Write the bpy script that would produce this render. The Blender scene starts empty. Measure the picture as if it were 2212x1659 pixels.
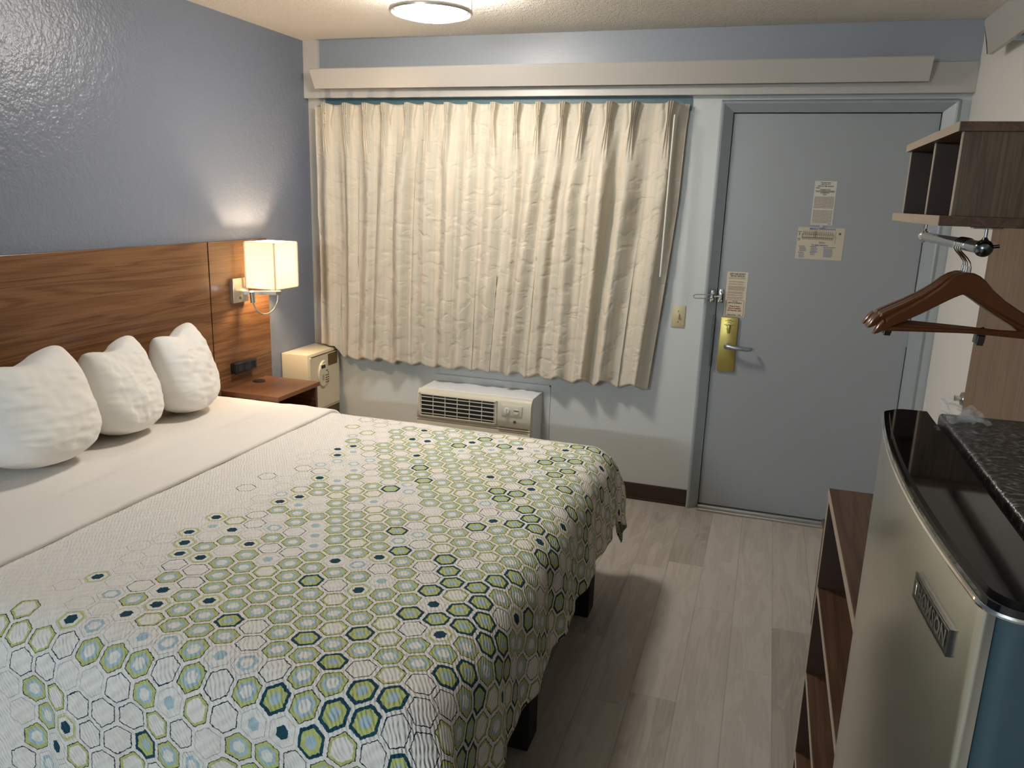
import bpy, bmesh, math, random
from mathutils import Vector, Matrix, noise
random.seed(7)
S = bpy.context.scene
COL = S.collection
PI = math.pi

# ------------------------------------------------------------------ camera
cam_d = bpy.data.cameras.new('camera'); cam = bpy.data.objects.new('camera', cam_d); COL.objects.link(cam)
CP = Vector((0.23123, -4.13632, 1.61794))
yaw, pit, rol = math.radians(-17.7212), math.radians(-13.4817), math.radians(1.84296)
fwd = Vector((math.sin(yaw)*math.cos(pit), math.cos(yaw)*math.cos(pit), math.sin(pit)))
r0 = Vector((math.cos(yaw), -math.sin(yaw), 0)); u0 = r0.cross(fwd)
rgt = math.cos(rol)*r0 + math.sin(rol)*u0; upv = -math.sin(rol)*r0 + math.cos(rol)*u0
M = Matrix((rgt, upv, -fwd)).transposed().to_4x4(); M.translation = CP
cam.matrix_world = M
cam_d.sensor_fit = 'HORIZONTAL'; cam_d.sensor_width = 36; cam_d.lens = 1682.77/2212*36
cam_d.clip_start = 0.02
S.camera = cam

# ------------------------------------------------------------------ world, view
W = bpy.data.worlds.new('world'); S.world = W; W.use_nodes = True
W.node_tree.nodes['Background'].inputs[0].default_value = (0.05, 0.06, 0.08, 1)
W.node_tree.nodes['Background'].inputs[1].default_value = 0.2
S.view_settings.view_transform = 'Standard'; S.view_settings.look = 'None'
S.view_settings.exposure = 0.12; S.view_settings.gamma = 1.0
S.view_settings.use_curve_mapping = False
S.cycles.use_denoising = True
S.cycles.max_bounces = 10; S.cycles.diffuse_bounces = 5; S.cycles.transmission_bounces = 8
S.cycles.caustics_reflective = False; S.cycles.caustics_refractive = False
S.cycles.sample_clamp_indirect = 6.0

# lamp strengths (the lamps themselves are built further down)
CEILING_LAMP = (1.0, 0.92, 0.83); CEILING_LAMP_W = 110.0
SCONCE = (1.0, 0.72, 0.44); SCONCE_W = 560.0
REAR_FILL = (0.78, 0.91, 1.0); REAR_FILL_W = 205.0  # added unseen lamp, cool fill from behind the viewer

# ------------------------------------------------------------------ material helpers
def lin(r, g, b):
    f = lambda c: (c/255/12.92 if c/255 <= 0.04045 else ((c/255+0.055)/1.055)**2.4)
    return (f(r), f(g), f(b), 1)

class E:                        # tiny expression -> node builder
    def __init__(s, nt, sock): s.nt, s.s = nt, sock
    def _m(s, op, *a):
        n = s.nt.nodes.new('ShaderNodeMath'); n.operation = op
        for i, v in enumerate((s,)+a):
            if isinstance(v, E): s.nt.links.new(v.s, n.inputs[i])
            else: n.inputs[i].default_value = v
        return E(s.nt, n.outputs[0])
    def __add__(s, o): return s._m('ADD', o)
    def __radd__(s, o): return s._m('ADD', o)
    def __sub__(s, o): return s._m('SUBTRACT', o)
    def __rsub__(s, o): return (s*-1.0)+o
    def __mul__(s, o): return s._m('MULTIPLY', o)
    def __rmul__(s, o): return s._m('MULTIPLY', o)
    def __truediv__(s, o): return s._m('DIVIDE', o)
    def lt(s, o): return s._m('LESS_THAN', o)
    def gt(s, o): return s._m('GREATER_THAN', o)
    def mx(s, o): return s._m('MAXIMUM', o)
    def mn(s, o): return s._m('MINIMUM', o)
    def abs(s): return s._m('ABSOLUTE')
    def sin(s): return s._m('SINE')
    def floor(s): return s._m('FLOOR')
    def clamp(s): return s.mx(0.0).mn(1.0)

def new_mat(name):
    m = bpy.data.materials.new(name); m.use_nodes = True
    nt = m.node_tree; b = nt.nodes['Principled BSDF']
    return m, nt, b
def setp(b, color=None, rough=0.5, metal=0.0, spec=0.5, **k):
    if color is not None: b.inputs['Base Color'].default_value = color
    b.inputs['Roughness'].default_value = rough; b.inputs['Metallic'].default_value = metal
    b.inputs['Specular IOR Level'].default_value = spec
    for kk, v in k.items(): b.inputs[kk.replace('_', ' ')].default_value = v
def tex(nt, kind, **k):
    n = nt.nodes.new(kind)
    for a, v in k.items():
        if a in n.inputs: n.inputs[a].default_value = v
        else: setattr(n, a, v)
    return n
def coords(nt, scale=(1, 1, 1), out='Object', rot=(0, 0, 0)):
    c = nt.nodes.new('ShaderNodeTexCoord'); m = nt.nodes.new('ShaderNodeMapping')
    m.inputs['Scale'].default_value = scale; m.inputs['Rotation'].default_value = rot
    nt.links.new(c.outputs[out], m.inputs[0]); return m.outputs[0]
def bump(nt, b, height, strength=0.3, dist=0.002):
    n = nt.nodes.new('ShaderNodeBump'); n.inputs['Strength'].default_value = strength; n.inputs['Distance'].default_value = dist
    nt.links.new(height, n.inputs['Height']); nt.links.new(n.outputs[0], b.inputs['Normal']); return n
def ramp(nt, fac, stops):
    n = nt.nodes.new('ShaderNodeValToRGB'); e = n.color_ramp.elements
    while len(e) < len(stops): e.new(0.5)
    for i, (p, c) in enumerate(stops): e[i].position = p; e[i].color = c
    nt.links.new(fac, n.inputs[0]); return n.outputs[0]
def mix(nt, fac, a, c):
    n = nt.nodes.new('ShaderNodeMix'); n.data_type = 'RGBA'
    for i, v in ((0, fac), (6, a), (7, c)):
        if isinstance(v, E): v = v.s
        if isinstance(v, (int, float)) or isinstance(v, tuple): n.inputs[i].default_value = v
        else: nt.links.new(v, n.inputs[i])
    return n.outputs[2]

def plain(name, color, rough=0.5, metal=0.0, spec=0.5, nscale=0, nstr=0.1, ndist=0.001, **k):
    m, nt, b = new_mat(name); setp(b, color, rough, metal, spec, **k)
    if nscale:
        n = tex(nt, 'ShaderNodeTexNoise', Scale=nscale, Detail=3.0)
        nt.links.new(coords(nt), n.inputs['Vector']); bump(nt, b, n.outputs[0], nstr, ndist)
    return m
def paint(name, color, rough=0.42, scale=120, strength=0.35, dist=0.002, spec=0.5):
    m, nt, b = new_mat(name); setp(b, color, rough, 0, spec)
    co = coords(nt)
    n1 = tex(nt, 'ShaderNodeTexNoise', Scale=scale, Detail=2.0, Roughness=0.5); nt.links.new(co, n1.inputs['Vector'])
    n2 = tex(nt, 'ShaderNodeTexNoise', Scale=scale*0.35, Detail=1.0); nt.links.new(co, n2.inputs['Vector'])
    h = E(nt, n1.outputs[0])*0.6 + E(nt, n2.outputs[0])*0.6
    bump(nt, b, h.s, strength, dist)
    return m
def wood(name, light, mid, dark, axis='y', rough=0.38, scale=1.0, spec=0.4, bumpy=0.04):
    m, nt, b = new_mat(name); setp(b, None, rough, 0, spec)
    al, ac = 0.8*scale, 15.0*scale
    sc = {'x': (al, ac, ac), 'y': (ac, al, ac), 'z': (ac, ac, al)}[axis]
    co = coords(nt, sc)
    w = tex(nt, 'ShaderNodeTexNoise', Scale=0.9, Detail=3.0, Roughness=0.5, Distortion=0.6); nt.links.new(co, w.inputs['Vector'])
    rings = (E(nt, w.outputs[0])*34.0).sin()*0.5 + 0.5                     # growth rings
    fs = {'x': (3, 260, 260), 'y': (260, 3, 260), 'z': (260, 260, 3)}[axis]
    f = tex(nt, 'ShaderNodeTexNoise', Scale=1.0, Detail=2.0); nt.links.new(coords(nt, fs), f.inputs['Vector'])
    l = tex(nt, 'ShaderNodeTexNoise', Scale=0.5, Detail=2.0); nt.links.new(co, l.inputs['Vector'])
    v = rings*0.20 + E(nt, f.outputs[0])*0.50 + E(nt, l.outputs[0])*0.34
    c = ramp(nt, v.s, [(0.24, dark), (0.50, mid), (0.82, light)])
    nt.links.new(c, b.inputs['Base Color']); bump(nt, b, f.outputs[0], bumpy, 0.001)
    return m
def emit(name, color, strength):
    m, nt, b = new_mat(name); setp(b, (0.8, 0.8, 0.8, 1), 0.5)
    b.inputs['Emission Color'].default_value = (*color, 1); b.inputs['Emission Strength'].default_value = strength
    return m

MT = {}
MT['wall_blue'] = paint('accent_blue_paint', (0.175, 0.203, 0.262, 1), 0.32, 85, 0.85, 0.004, 0.5)
MT['wall_pale'] = paint('pale_blue_paint', (0.54, 0.57, 0.56, 1), 0.42, 110, 0.35, 0.002)
MT['wall_white'] = paint('white_paint', (0.82, 0.79, 0.74, 1), 0.5, 140, 0.15, 0.001)
MT['trim_white'] = paint('trim_white_paint', (0.46, 0.44, 0.405, 1), 0.38, 160, 0.12, 0.001)
MT['header_blue'] = paint('header_blue_paint', (0.285, 0.31, 0.335, 1), 0.40, 70, 0.35, 0.003)
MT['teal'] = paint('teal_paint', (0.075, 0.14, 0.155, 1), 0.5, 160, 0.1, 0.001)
MT['ceiling'] = paint('popcorn_ceiling', (0.80, 0.75, 0.67, 1), 0.6, 170, 1.0, 0.016, 0.4)
MT['door'] = paint('door_grey_paint', (0.29, 0.31, 0.32, 1), 0.38, 60, 0.05, 0.001)
MT['frame'] = paint('frame_grey_paint', (0.30, 0.335, 0.355, 1), 0.33, 60, 0.04, 0.001)
MT['base'] = plain('dark_vinyl', lin(52, 38, 28), 0.4)
MT['walnut'] = wood('walnut_laminate', lin(132, 96, 64), lin(107, 74, 47), lin(74, 48, 28), 'y', 0.27)
MT['walnut_x'] = wood('walnut_laminate_cross', lin(128, 88, 60), lin(100, 66, 43), lin(66, 41, 26), 'x', 0.35)
MT['walnut_top'] = wood('walnut_laminate_top', lin(122, 84, 58), lin(110, 74, 50), lin(92, 60, 40), 'y', 0.33, 2.2)
MT['dark_wood'] = wood('dark_walnut', lin(108, 88, 68), lin(82, 66, 50), lin(56, 44, 33), 'z', 0.45, 2.4)
MT['dark_wood_y'] = wood('walnut_shelf', lin(104, 76, 56), lin(80, 56, 41), lin(54, 37, 27), 'y', 0.42, 1.6)
MT['panel'] = wood('wall_panel_laminate', lin(142, 121, 101), lin(126, 105, 87), lin(106, 88, 72), 'z', 0.55, 2.0)
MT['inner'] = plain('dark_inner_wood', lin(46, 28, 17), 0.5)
MT['edge'] = plain('edge_banding', lin(166, 150, 128), 0.5)
MT['nickel'] = plain('brushed_nickel', (0.60, 0.57, 0.53, 1), 0.32, 1.0)
MT['chrome'] = plain('chrome', (0.75, 0.77, 0.78, 1), 0.10, 1.0)
MT['dark_steel'] = plain('dark_steel', (0.16, 0.19, 0.20, 1), 0.22, 1.0)
MT['steel'] = plain('stainless_steel', (0.66, 0.62, 0.54, 1), 0.22, 0.92)
MT['black_gloss'] = plain('black_gloss', (0.004, 0.004, 0.004, 1), 0.04)
MT['black'] = plain('black_plastic', (0.012, 0.012, 0.013, 1), 0.38)
MT['black_cloth'] = plain('black_cloth', (0.012, 0.010, 0.010, 1), 0.9)
MT['sheet'] = plain('white_cotton', (0.80, 0.76, 0.71, 1), 0.85, 0, 0.2, 9, 0.25, 0.02)
MT['pillow'] = plain('pillow_cotton', (0.80, 0.78, 0.74, 1), 0.85, 0, 0.2, 7, 0.10, 0.012)
MT['cream'] = plain('cream_enamel', (0.62, 0.55, 0.40, 1), 0.38)
MT['ac'] = plain('cream_plastic', (0.56, 0.53, 0.43, 1), 0.42)
MT['ac_white'] = plain('white_metal', (0.68, 0.70, 0.72, 1), 0.45)
MT['ivory'] = plain('ivory_plastic', (0.50, 0.44, 0.27, 1), 0.35)
MT['brass'] = plain('worn_brass', (0.50, 0.40, 0.12, 1), 0.36, 0.75)
MT['pewter'] = plain('pewter', (0.35, 0.40, 0.44, 1), 0.35, 0.8)
MT['bronze'] = plain('bronze_plate', (0.14, 0.09, 0.03, 1), 0.5, 0.3)
MT['mahogany'] = plain('mahogany', (0.115, 0.038, 0.013, 1), 0.25, 0, 0.5)
MT['paper'] = plain('cream_paper', (0.58, 0.53, 0.40, 1), 0.6)
MT['paper_tan'] = plain('buff_paper', (0.50, 0.45, 0.34, 1), 0.6)
MT['paper_pale'] = plain('pale_paper', (0.55, 0.54, 0.46, 1), 0.6)
MT['ink'] = plain('black_ink', (0.02, 0.02, 0.025, 1), 0.7)
MT['ink_blue'] = plain('blue_ink', (0.10, 0.13, 0.30, 1), 0.7)
MT['ink_red'] = plain('red_ink', (0.28, 0.03, 0.02, 1), 0.7)
MT['ink_brown'] = plain('brown_ink', (0.22, 0.12, 0.08, 1), 0.7)
MT['lcd'] = plain('lcd', (0.02, 0.03, 0.015, 1), 0.2)
MT['white_plastic'] = plain('white_plastic', (0.7, 0.68, 0.62, 1), 0.4)
MT['fridge_side'] = plain('fridge_side_cool_tint', (0.018, 0.045, 0.058, 1), 0.40, 0, 0.5, 300, 0.1, 0.0005)  # teal cast of reflected cool light put into the base colour
MT['glass_lamp'] = emit('opal_glass', CEILING_LAMP, CEILING_LAMP_W)
MT['bulb'] = emit('warm_bulb', SCONCE, SCONCE_W)
MT['led'] = emit('reading_led', (0.8, 0.9, 1.0), 60.0)
MT['rear_fill'] = emit('rear_fill_glass', REAR_FILL, REAR_FILL_W)

def mk_shade():
    m, nt, b = new_mat('linen_shade'); nt.nodes.remove(b)
    out = nt.nodes['Material Output']
    d = tex(nt, 'ShaderNodeBsdfDiffuse'); d.inputs[0].default_value = (0.84, 0.80, 0.72, 1)
    t = tex(nt, 'ShaderNodeBsdfTranslucent'); t.inputs[0].default_value = (0.90, 0.84, 0.72, 1)
    mx = tex(nt, 'ShaderNodeMixShader'); mx.inputs[0].default_value = 0.5
    nt.links.new(d.outputs[0], mx.inputs[1]); nt.links.new(t.outputs[0], mx.inputs[2]); nt.links.new(mx.outputs[0], out.inputs[0])
    return m
MT['shade'] = mk_shade()

def mk_floor():
    m, nt, b = new_mat('grey_vinyl_planks'); setp(b, None, 0.42, 0, 0.4)
    c = nt.nodes.new('ShaderNodeTexCoord'); sp = nt.nodes.new('ShaderNodeSeparateXYZ'); nt.links.new(c.outputs['Object'], sp.inputs[0])
    x, y = E(nt, sp.outputs[0]), E(nt, sp.outputs[1])
    PWd, PL = 0.1524, 1.05
    row = ((x - 0.089)/PWd + 40.0); ri = row.floor(); rf = row - ri
    wn = tex(nt, 'ShaderNodeTexWhiteNoise', noise_dimensions='1D'); nt.links.new(ri.s, wn.inputs['W'])
    col = (y/PL + E(nt, wn.outputs[0])*7.31 + 50.0); ci = col.floor(); cf = col - ci
    idv = ri*17.13 + ci*5.71
    w2 = tex(nt, 'ShaderNodeTexWhiteNoise', noise_dimensions='1D'); nt.links.new(idv.s, w2.inputs['W'])
    rnd = E(nt, w2.outputs[0])
    cv = nt.nodes.new('ShaderNodeCombineXYZ')
    for i, s in enumerate(((x*7.0), (y*1.1 + rnd*31.0), (rnd*53.0))): nt.links.new(s.s, cv.inputs[i])
    n = tex(nt, 'ShaderNodeTexNoise', Scale=1.6, Detail=5.0, Roughness=0.6, Distortion=1.6); nt.links.new(cv.outputs[0], n.inputs['Vector'])
    grain = (E(nt, n.outputs[0])*38.0).sin()*0.5 + 0.5
    cv2 = nt.nodes.new('ShaderNodeCombineXYZ')
    for i, s in enumerate(((x*140.0), (y*3.0 + rnd*9.0), rnd)): nt.links.new(s.s, cv2.inputs[i])
    f = tex(nt, 'ShaderNodeTexNoise', Scale=1.0, Detail=3.0); nt.links.new(cv2.outputs[0], f.inputs['Vector'])
    v = E(nt, n.outputs[0])*0.55 + grain*0.06 + E(nt, f.outputs[0])*0.20 + rnd*0.26 - 0.02
    colr = ramp(nt, v.s, [(0.30, (0.27, 0.237, 0.20, 1)), (0.55, (0.40, 0.365, 0.32, 1)), (0.78, (0.49, 0.46, 0.415, 1))])
    seam = (rf.lt(0.012) + rf.gt(0.988)).mx(cf.lt(0.002)).clamp()
    colr = mix(nt, seam*0.30, colr, (0.10, 0.085, 0.072, 1))
    nt.links.new(colr, b.inputs['Base Color'])
    bump(nt, b, (E(nt, f.outputs[0])*0.6 - seam).s, 0.15, 0.001)
    return m
MT['floor'] = mk_floor()

def mk_quilt():
    """Printed hexagons on white seersucker: cell 70 mm, printed ever denser towards the foot."""
    m, nt, b = new_mat('hexagon_quilt'); setp(b, None, 0.85, 0, 0.2)
    uvn = nt.nodes.new('ShaderNodeUVMap'); uvn.uv_map = 'UVMap'
    sp = nt.nodes.new('ShaderNodeSeparateXYZ'); nt.links.new(uvn.outputs[0], sp.inputs[0])
    # slight print/puckering wobble
    wob = tex(nt, 'ShaderNodeTexNoise', Scale=150.0, Detail=1.0); nt.links.new(uvn.outputs[0], wob.inputs['Vector'])
    wsp = nt.nodes.new('ShaderNodeSeparateColor'); nt.links.new(wob.outputs[1], wsp.inputs[0])
    C_ = 0.070
    p = (E(nt, sp.outputs[0]) + (E(nt, wsp.outputs[0])-0.5)*0.006)/C_
    q = (E(nt, sp.outputs[1]) + (E(nt, wsp.outputs[1])-0.5)*0.006)/C_
    R3 = math.sqrt(3)
    ax = p - p.floor() - 0.5
    qa = q/R3; ay = (qa - qa.floor() - 0.5)*R3
    p2 = p - 0.5; q2 = (q - R3/2)
    bx = p2 - p2.floor() - 0.5
    qb = q2/R3; by = (qb - qb.floor() - 0.5)*R3
    sel = (ax*ax + ay*ay).lt(bx*bx + by*by)
    gx = bx + (ax-bx)*sel; gy = by + (ay-by)*sel
    idx = p - gx; idy = q - gy
    d = gx.abs().mx(gx.abs()*0.5 + gy.abs()*(R3/2))       # 0 centre .. 0.5 cell edge
    idv = nt.nodes.new('ShaderNodeCombineXYZ')
    ((idx*2.0)+0.25).floor(); ix = ((idx*2.0)+0.5).floor(); iy = ((idy*(2/R3))+0.5).floor()
    nt.links.new(ix.s, idv.inputs[0]); nt.links.new(iy.s, idv.inputs[1])
    wn = tex(nt, 'ShaderNodeTexWhiteNoise', noise_dimensions='2D'); nt.links.new(idv.outputs[0], wn.inputs['Vector'])
    r = E(nt, wn.outputs[0])
    wc = nt.nodes.new('ShaderNodeSeparateColor'); nt.links.new(wn.outputs[1], wc.inputs[0])
    r2 = E(nt, wc.outputs[1]); r3 = E(nt, wc.outputs[2])
    # density along the bed: idx*C_ = metres from u = 0 (head end of the print ~0.30, foot edge ~1.35)
    t = ((idx*C_ - 0.30)/0.95 + (r3-0.5)*0.12).clamp()
    on = (idx*C_ + (r2-0.5)*0.16).gt(0.34)
    # thresholds, cumulative
    c4 = (t*0.47 - 0.20).mx(0.0)                          # dark ring
    c3 = c4 + (t*1.5-0.12).mx(0.0).mn(0.46)               # green ring, pale blue ring
    c2 = c3 + 0.10                                        # yellow-green ring only
    c1 = c2 + (0.24 - t*0.12)                                        # dark outline only
    c5 = c1 + (0.13 - t*0.09)                             # small dark core
    c6 = c5 + (0.15 - t*0.11)                             # pale blue
    T4 = r.lt(c4); T3 = r.lt(c3)*(1.0-T4); T2 = r.lt(c2)*(1.0-r.lt(c3)); T1 = r.lt(c1)*(1.0-r.lt(c2))
    T5 = r.lt(c5)*(1.0-r.lt(c1)); T6 = r.lt(c6)*(1.0-r.lt(c5))
    def ring(a, c): return d.gt(a)*d.lt(c)
    white = (0.80, 0.77, 0.72, 1)
    green = (0.48, 0.515, 0.19, 1); blue = (0.41, 0.54, 0.59, 1); navy = (0.010, 0.055, 0.085, 1); ink = (0.015, 0.022, 0.045, 1)
    col = mix(nt, on*ring(0.416, 0.434)*0.75*(1.0-T4)*(1.0-T3), white, (0.22, 0.22, 0.22, 1))           # faint outline
    col = mix(nt, on*ring(0.402, 0.434)*(T1 + T2 + T3*1.0).clamp(), col, ink)
    col = mix(nt, on*ring(0.330, 0.408)*T2, col, green)
    col = mix(nt, on*ring(0.305, 0.408)*T3, col, green)
    col = mix(nt, on*ring(0.190, 0.305)*T3, col, blue)
    col = mix(nt, on*ring(0.335, 0.440)*T4, col, navy)
    col = mix(nt, on*ring(0.180, 0.335)*T4, col, green)
    col = mix(nt, on*d.lt(0.180)*T4, col, blue)
    col = mix(nt, on*d.lt(0.200)*T5, col, navy)
    col = mix(nt, on*ring(0.325, 0.395)*T5*r2.gt(0.45), col, green)
    col = mix(nt, on*ring(0.190, 0.300)*T6*r2.gt(0.5), col, blue)
    col = mix(nt, on*d.lt(0.190)*T6*r2.lt(0.5), col, blue)
    nt.links.new(col, b.inputs['Base Color'])
    # seersucker: short diagonal ripples, about 9 mm apart
    uu, vv = E(nt, sp.outputs[0]), E(nt, sp.outputs[1])
    pn = tex(nt, 'ShaderNodeTexNoise', Scale=28.0, Detail=1.0); nt.links.new(uvn.outputs[0], pn.inputs['Vector'])
    ph = E(nt, pn.outputs[0])*9.0
    rip = ((uu*0.80 + vv*0.60)*(2*PI/0.0095) + ph).sin()
    cut = ((uu*0.60 - vv*0.80)*(2*PI/0.024) + ph*0.7).sin()*0.35 + 0.65
    bump(nt, b, (rip*cut).s, 0.75, 0.0022)
    return m
MT['quilt'] = mk_quilt()

def mk_curtain():
    m, nt, b = new_mat('cream_sateen'); setp(b, None, 0.6, 0, 0.3, Sheen_Weight=0.15)
    uvn = nt.nodes.new('ShaderNodeUVMap'); uvn.uv_map = 'UVMap'
    sp = nt.nodes.new('ShaderNodeSeparateXYZ'); nt.links.new(uvn.outputs[0], sp.inputs[0])
    u = E(nt, sp.outputs[0])
    st = (u*(2*PI/0.125)).sin()*0.5 + (u*(2*PI/0.043)).sin()*0.25 + (u*(2*PI/0.017)).sin()*0.2
    c = ramp(nt, (st*0.5+0.5).s, [(0.30, (0.52, 0.49, 0.405, 1)), (0.55, (0.585, 0.53, 0.43, 1)), (0.8, (0.635, 0.565, 0.455, 1))])
    wv = tex(nt, 'ShaderNodeTexNoise', Scale=1.0, Detail=2.0)
    mp = nt.nodes.new('ShaderNodeMapping'); mp.inputs['Scale'].default_value = (420, 30, 1); nt.links.new(uvn.outputs[0], mp.inputs[0]); nt.links.new(mp.outputs[0], wv.inputs['Vector'])
    c = mix(nt, (E(nt, wv.outputs[0])*0.25), c, (0.40, 0.34, 0.25, 1))
    nt.links.new(c, b.inputs['Base Color'])
    mp2 = nt.nodes.new('ShaderNodeMapping'); mp2.inputs['Scale'].default_value = (10, 19, 1); mp2.inputs['Rotation'].default_value = (0, 0, 0.75)
    nt.links.new(uvn.outputs[0], mp2.inputs[0])
    cr = tex(nt, 'ShaderNodeTexNoise', Scale=1.0, Detail=2.5, Distortion=0.5); nt.links.new(mp2.outputs[0], cr.inputs['Vector'])
    cre = (E(nt, cr.outputs[0])-0.5).abs()*-1.0
    bump(nt, b, (cre*0.5 + E(nt, cr.outputs[0])*0.6 + E(nt, wv.outputs[0])*0.03).s, 0.55, 0.025)
    return m
MT['curtain'] = mk_curtain()

def mk_granite():
    m, nt, b = new_mat('black_speckled_top'); setp(b, None, 0.28, 0, 0.5)
    co = coords(nt)
    n = tex(nt, 'ShaderNodeTexNoise', Scale=190.0, Detail=2.0); nt.links.new(co, n.inputs['Vector'])
    n2 = tex(nt, 'ShaderNodeTexNoise', Scale=7.0, Detail=2.0); nt.links.new(co, n2.inputs['Vector'])
    v = E(nt, n.outputs[0])*0.8 + E(nt, n2.outputs[0])*0.25
    c = ramp(nt, v.s, [(0.46, (0.005, 0.005, 0.005, 1)), (0.60, (0.05, 0.047, 0.044, 1)), (0.74, (0.30, 0.29, 0.27, 1))])
    nt.links.new(c, b.inputs['Base Color']); bump(nt, b, n.outputs[0], 0.5, 0.002)
    return m
MT['granite'] = mk_granite()
def mk_film():
    m, nt, b = new_mat('clear_film'); setp(b, (0.9, 0.9, 0.92, 1), 0.12, 0, 0.5)
    b.inputs['Alpha'].default_value = 0.22
    return m
MT['film'] = mk_film()

# ------------------------------------------------------------------ mesh helpers (all in world metres)
def box(bm, x0, x1, y0, y1, z0, z1, bev=0.0, seg=2):
    t = bmesh.new(); bmesh.ops.create_cube(t, size=1)
    for v in t.verts: v.co = Vector((x0+(v.co.x+.5)*(x1-x0), y0+(v.co.y+.5)*(y1-y0), z0+(v.co.z+.5)*(z1-z0)))
    if bev: bmesh.ops.bevel(t, geom=t.edges[:], offset=bev, segments=seg, profile=0.5, affect='EDGES')
    merge(bm, t); return bm
def merge(bm, t, mat=None):
    me = bpy.data.meshes.new('tmp'); t.to_mesh(me); t.free()
    if mat is not None: me.transform(mat)
    bm.from_mesh(me); bpy.data.meshes.remove(me)
def cyl(bm, a, c, r, seg=20, r2=None, caps=True):
    a, c = Vector(a), Vector(c); d = c-a
    t = bmesh.new(); bmesh.ops.create_cone(t, cap_ends=caps, segments=seg, radius1=r, radius2=r if r2 is None else r2, depth=d.length)
    mt = d.to_track_quat('Z', 'Y').to_matrix().to_4x4(); mt.translation = (a+c)/2
    merge(bm, t, mt); return bm
def tube(bm, pts, r, seg=10, closed=False):
    pts = [Vector(p) for p in pts]; n = len(pts); rings = []
    up = None
    for i, p in enumerate(pts):
        if closed: t = pts[(i+1) % n]-pts[i-1]
        else: t = pts[min(i+1, n-1)]-pts[max(i-1, 0)]
        t.normalize()
        if up is None:
            up = Vector((0, 0, 1)) if abs(t.z) < .9 else Vector((1, 0, 0))
        s = t.cross(up).normalized(); up = s.cross(t).normalized()
        rr = r[i] if isinstance(r, (list, tuple)) else r
        rings.append([bm.verts.new(p + (s*math.cos(2*PI*k/seg) + up*math.sin(2*PI*k/seg))*rr) for k in range(seg)])
    for i in range(n if closed else n-1):
        A, B = rings[i], rings[(i+1) % n]
        for k in range(seg): bm.faces.new((A[k], A[(k+1) % seg], B[(k+1) % seg], B[k]))
    if not closed:
        bm.faces.new(rings[0][::-1]); bm.faces.new(rings[-1])
    return bm
def lathe(bm, cx, cy, prof, seg=48):
    rings = []
    for r, z in prof:
        if r < 1e-5: rings.append([bm.verts.new((cx, cy, z))])
        else: rings.append([bm.verts.new((cx+r*math.cos(2*PI*k/seg), cy+r*math.sin(2*PI*k/seg), z)) for k in range(seg)])
    for A, B in zip(rings, rings[1:]):
        for k in range(seg):
            f = [A[k % len(A)], A[(k+1) % len(A)], B[(k+1) % len(B)], B[k % len(B)]]
            f = list(dict.fromkeys(f))
            if len(f) > 2: bm.faces.new(f)
    return bm
def prism(bm, prof, axis, a, c):
    """Extrude a closed 2D profile along axis; prof holds the two other coordinates in x<y<z order."""
    def P(q, w): 
        q = list(q); q.insert('xyz'.index(axis), w); return q
    A = [bm.verts.new(P(q, a)) for q in prof]; B = [bm.verts.new(P(q, c)) for q in prof]
    n = len(prof)
    bm.faces.new(A); bm.faces.new(B[::-1])
    for i in range(n): bm.faces.new((A[i], B[i], B[(i+1) % n], A[(i+1) % n]))
    bmesh.ops.recalc_face_normals(bm, faces=bm.faces[:]); return bm
def sphere(bm, c, r, seg=20, sc=(1, 1, 1)):
    t = bmesh.new(); bmesh.ops.create_uvsphere(t, u_segments=seg, v_segments=seg//2+2, radius=r)
    mt = Matrix.Diagonal((*sc, 1)); mt.translation = Vector(c); merge(bm, t, mt); return bm
def new(): return bmesh.new()

def wloc(o):
    v = Vector((0, 0, 0))
    while o is not None: v += o.location; o = o.parent
    return v
def obj(name, bm, mat, parent=None, smooth=False, label=None, ang=35):
    if smooth is None: smooth = False
    me = bpy.data.meshes.new(name)
    if bm.faces and not smooth is False: pass
    bm.to_mesh(me); bm.free()
    off = wloc(parent)
    me.transform(Matrix.Translation(-off))
    me.materials.append(MT[mat])
    if smooth:
        for p in me.polygons: p.use_smooth = True
        if smooth != 'all': me.set_sharp_from_angle(angle=math.radians(ang))
    o = bpy.data.objects.new(name, me); COL.objects.link(o); o.parent = parent
    if label: o['label'] = label
    return o
def tag(o, label, cat, group=None, kind=None):
    o['label'] = label; o['category'] = cat
    if group: o['group'] = group
    if kind: o['kind'] = kind
    return o
def thing(name, label, cat, loc=(0, 0, 0), group=None, kind=None):
    o = bpy.data.objects.new(name, None); COL.objects.link(o); o.location = loc; o.empty_display_size = 0.05
    return tag(o, label, cat, group, kind)

FONT_CACHE = {}
def text_mesh(body, size, bold=0.0, align='CENTER'):
    cu = bpy.data.curves.new('txt', 'FONT'); cu.body = body; cu.size = size; cu.align_x = align; cu.align_y = 'CENTER'
    cu.offset = bold; cu.resolution_u = 2
    o = bpy.data.objects.new('txt', cu); COL.objects.link(o)
    dg = bpy.context.evaluated_depsgraph_get(); dg.update()
    me = bpy.data.meshes.new_from_object(o.evaluated_get(dg))
    bpy.data.objects.remove(o); bpy.data.curves.remove(cu)
    return me
def put_text(bm, body, size, mat, width=None, bold=0.0, align='CENTER'):
    me = text_mesh(body, size, bold, align)
    xs = [v.co.x for v in me.vertices]
    if width and xs:
        k = width/(max(xs)-min(xs)); me.transform(Matrix.Diagonal((k, 1, 1, 1)))
    me.transform(mat); bm.from_mesh(me); bpy.data.meshes.remove(me)

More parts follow.
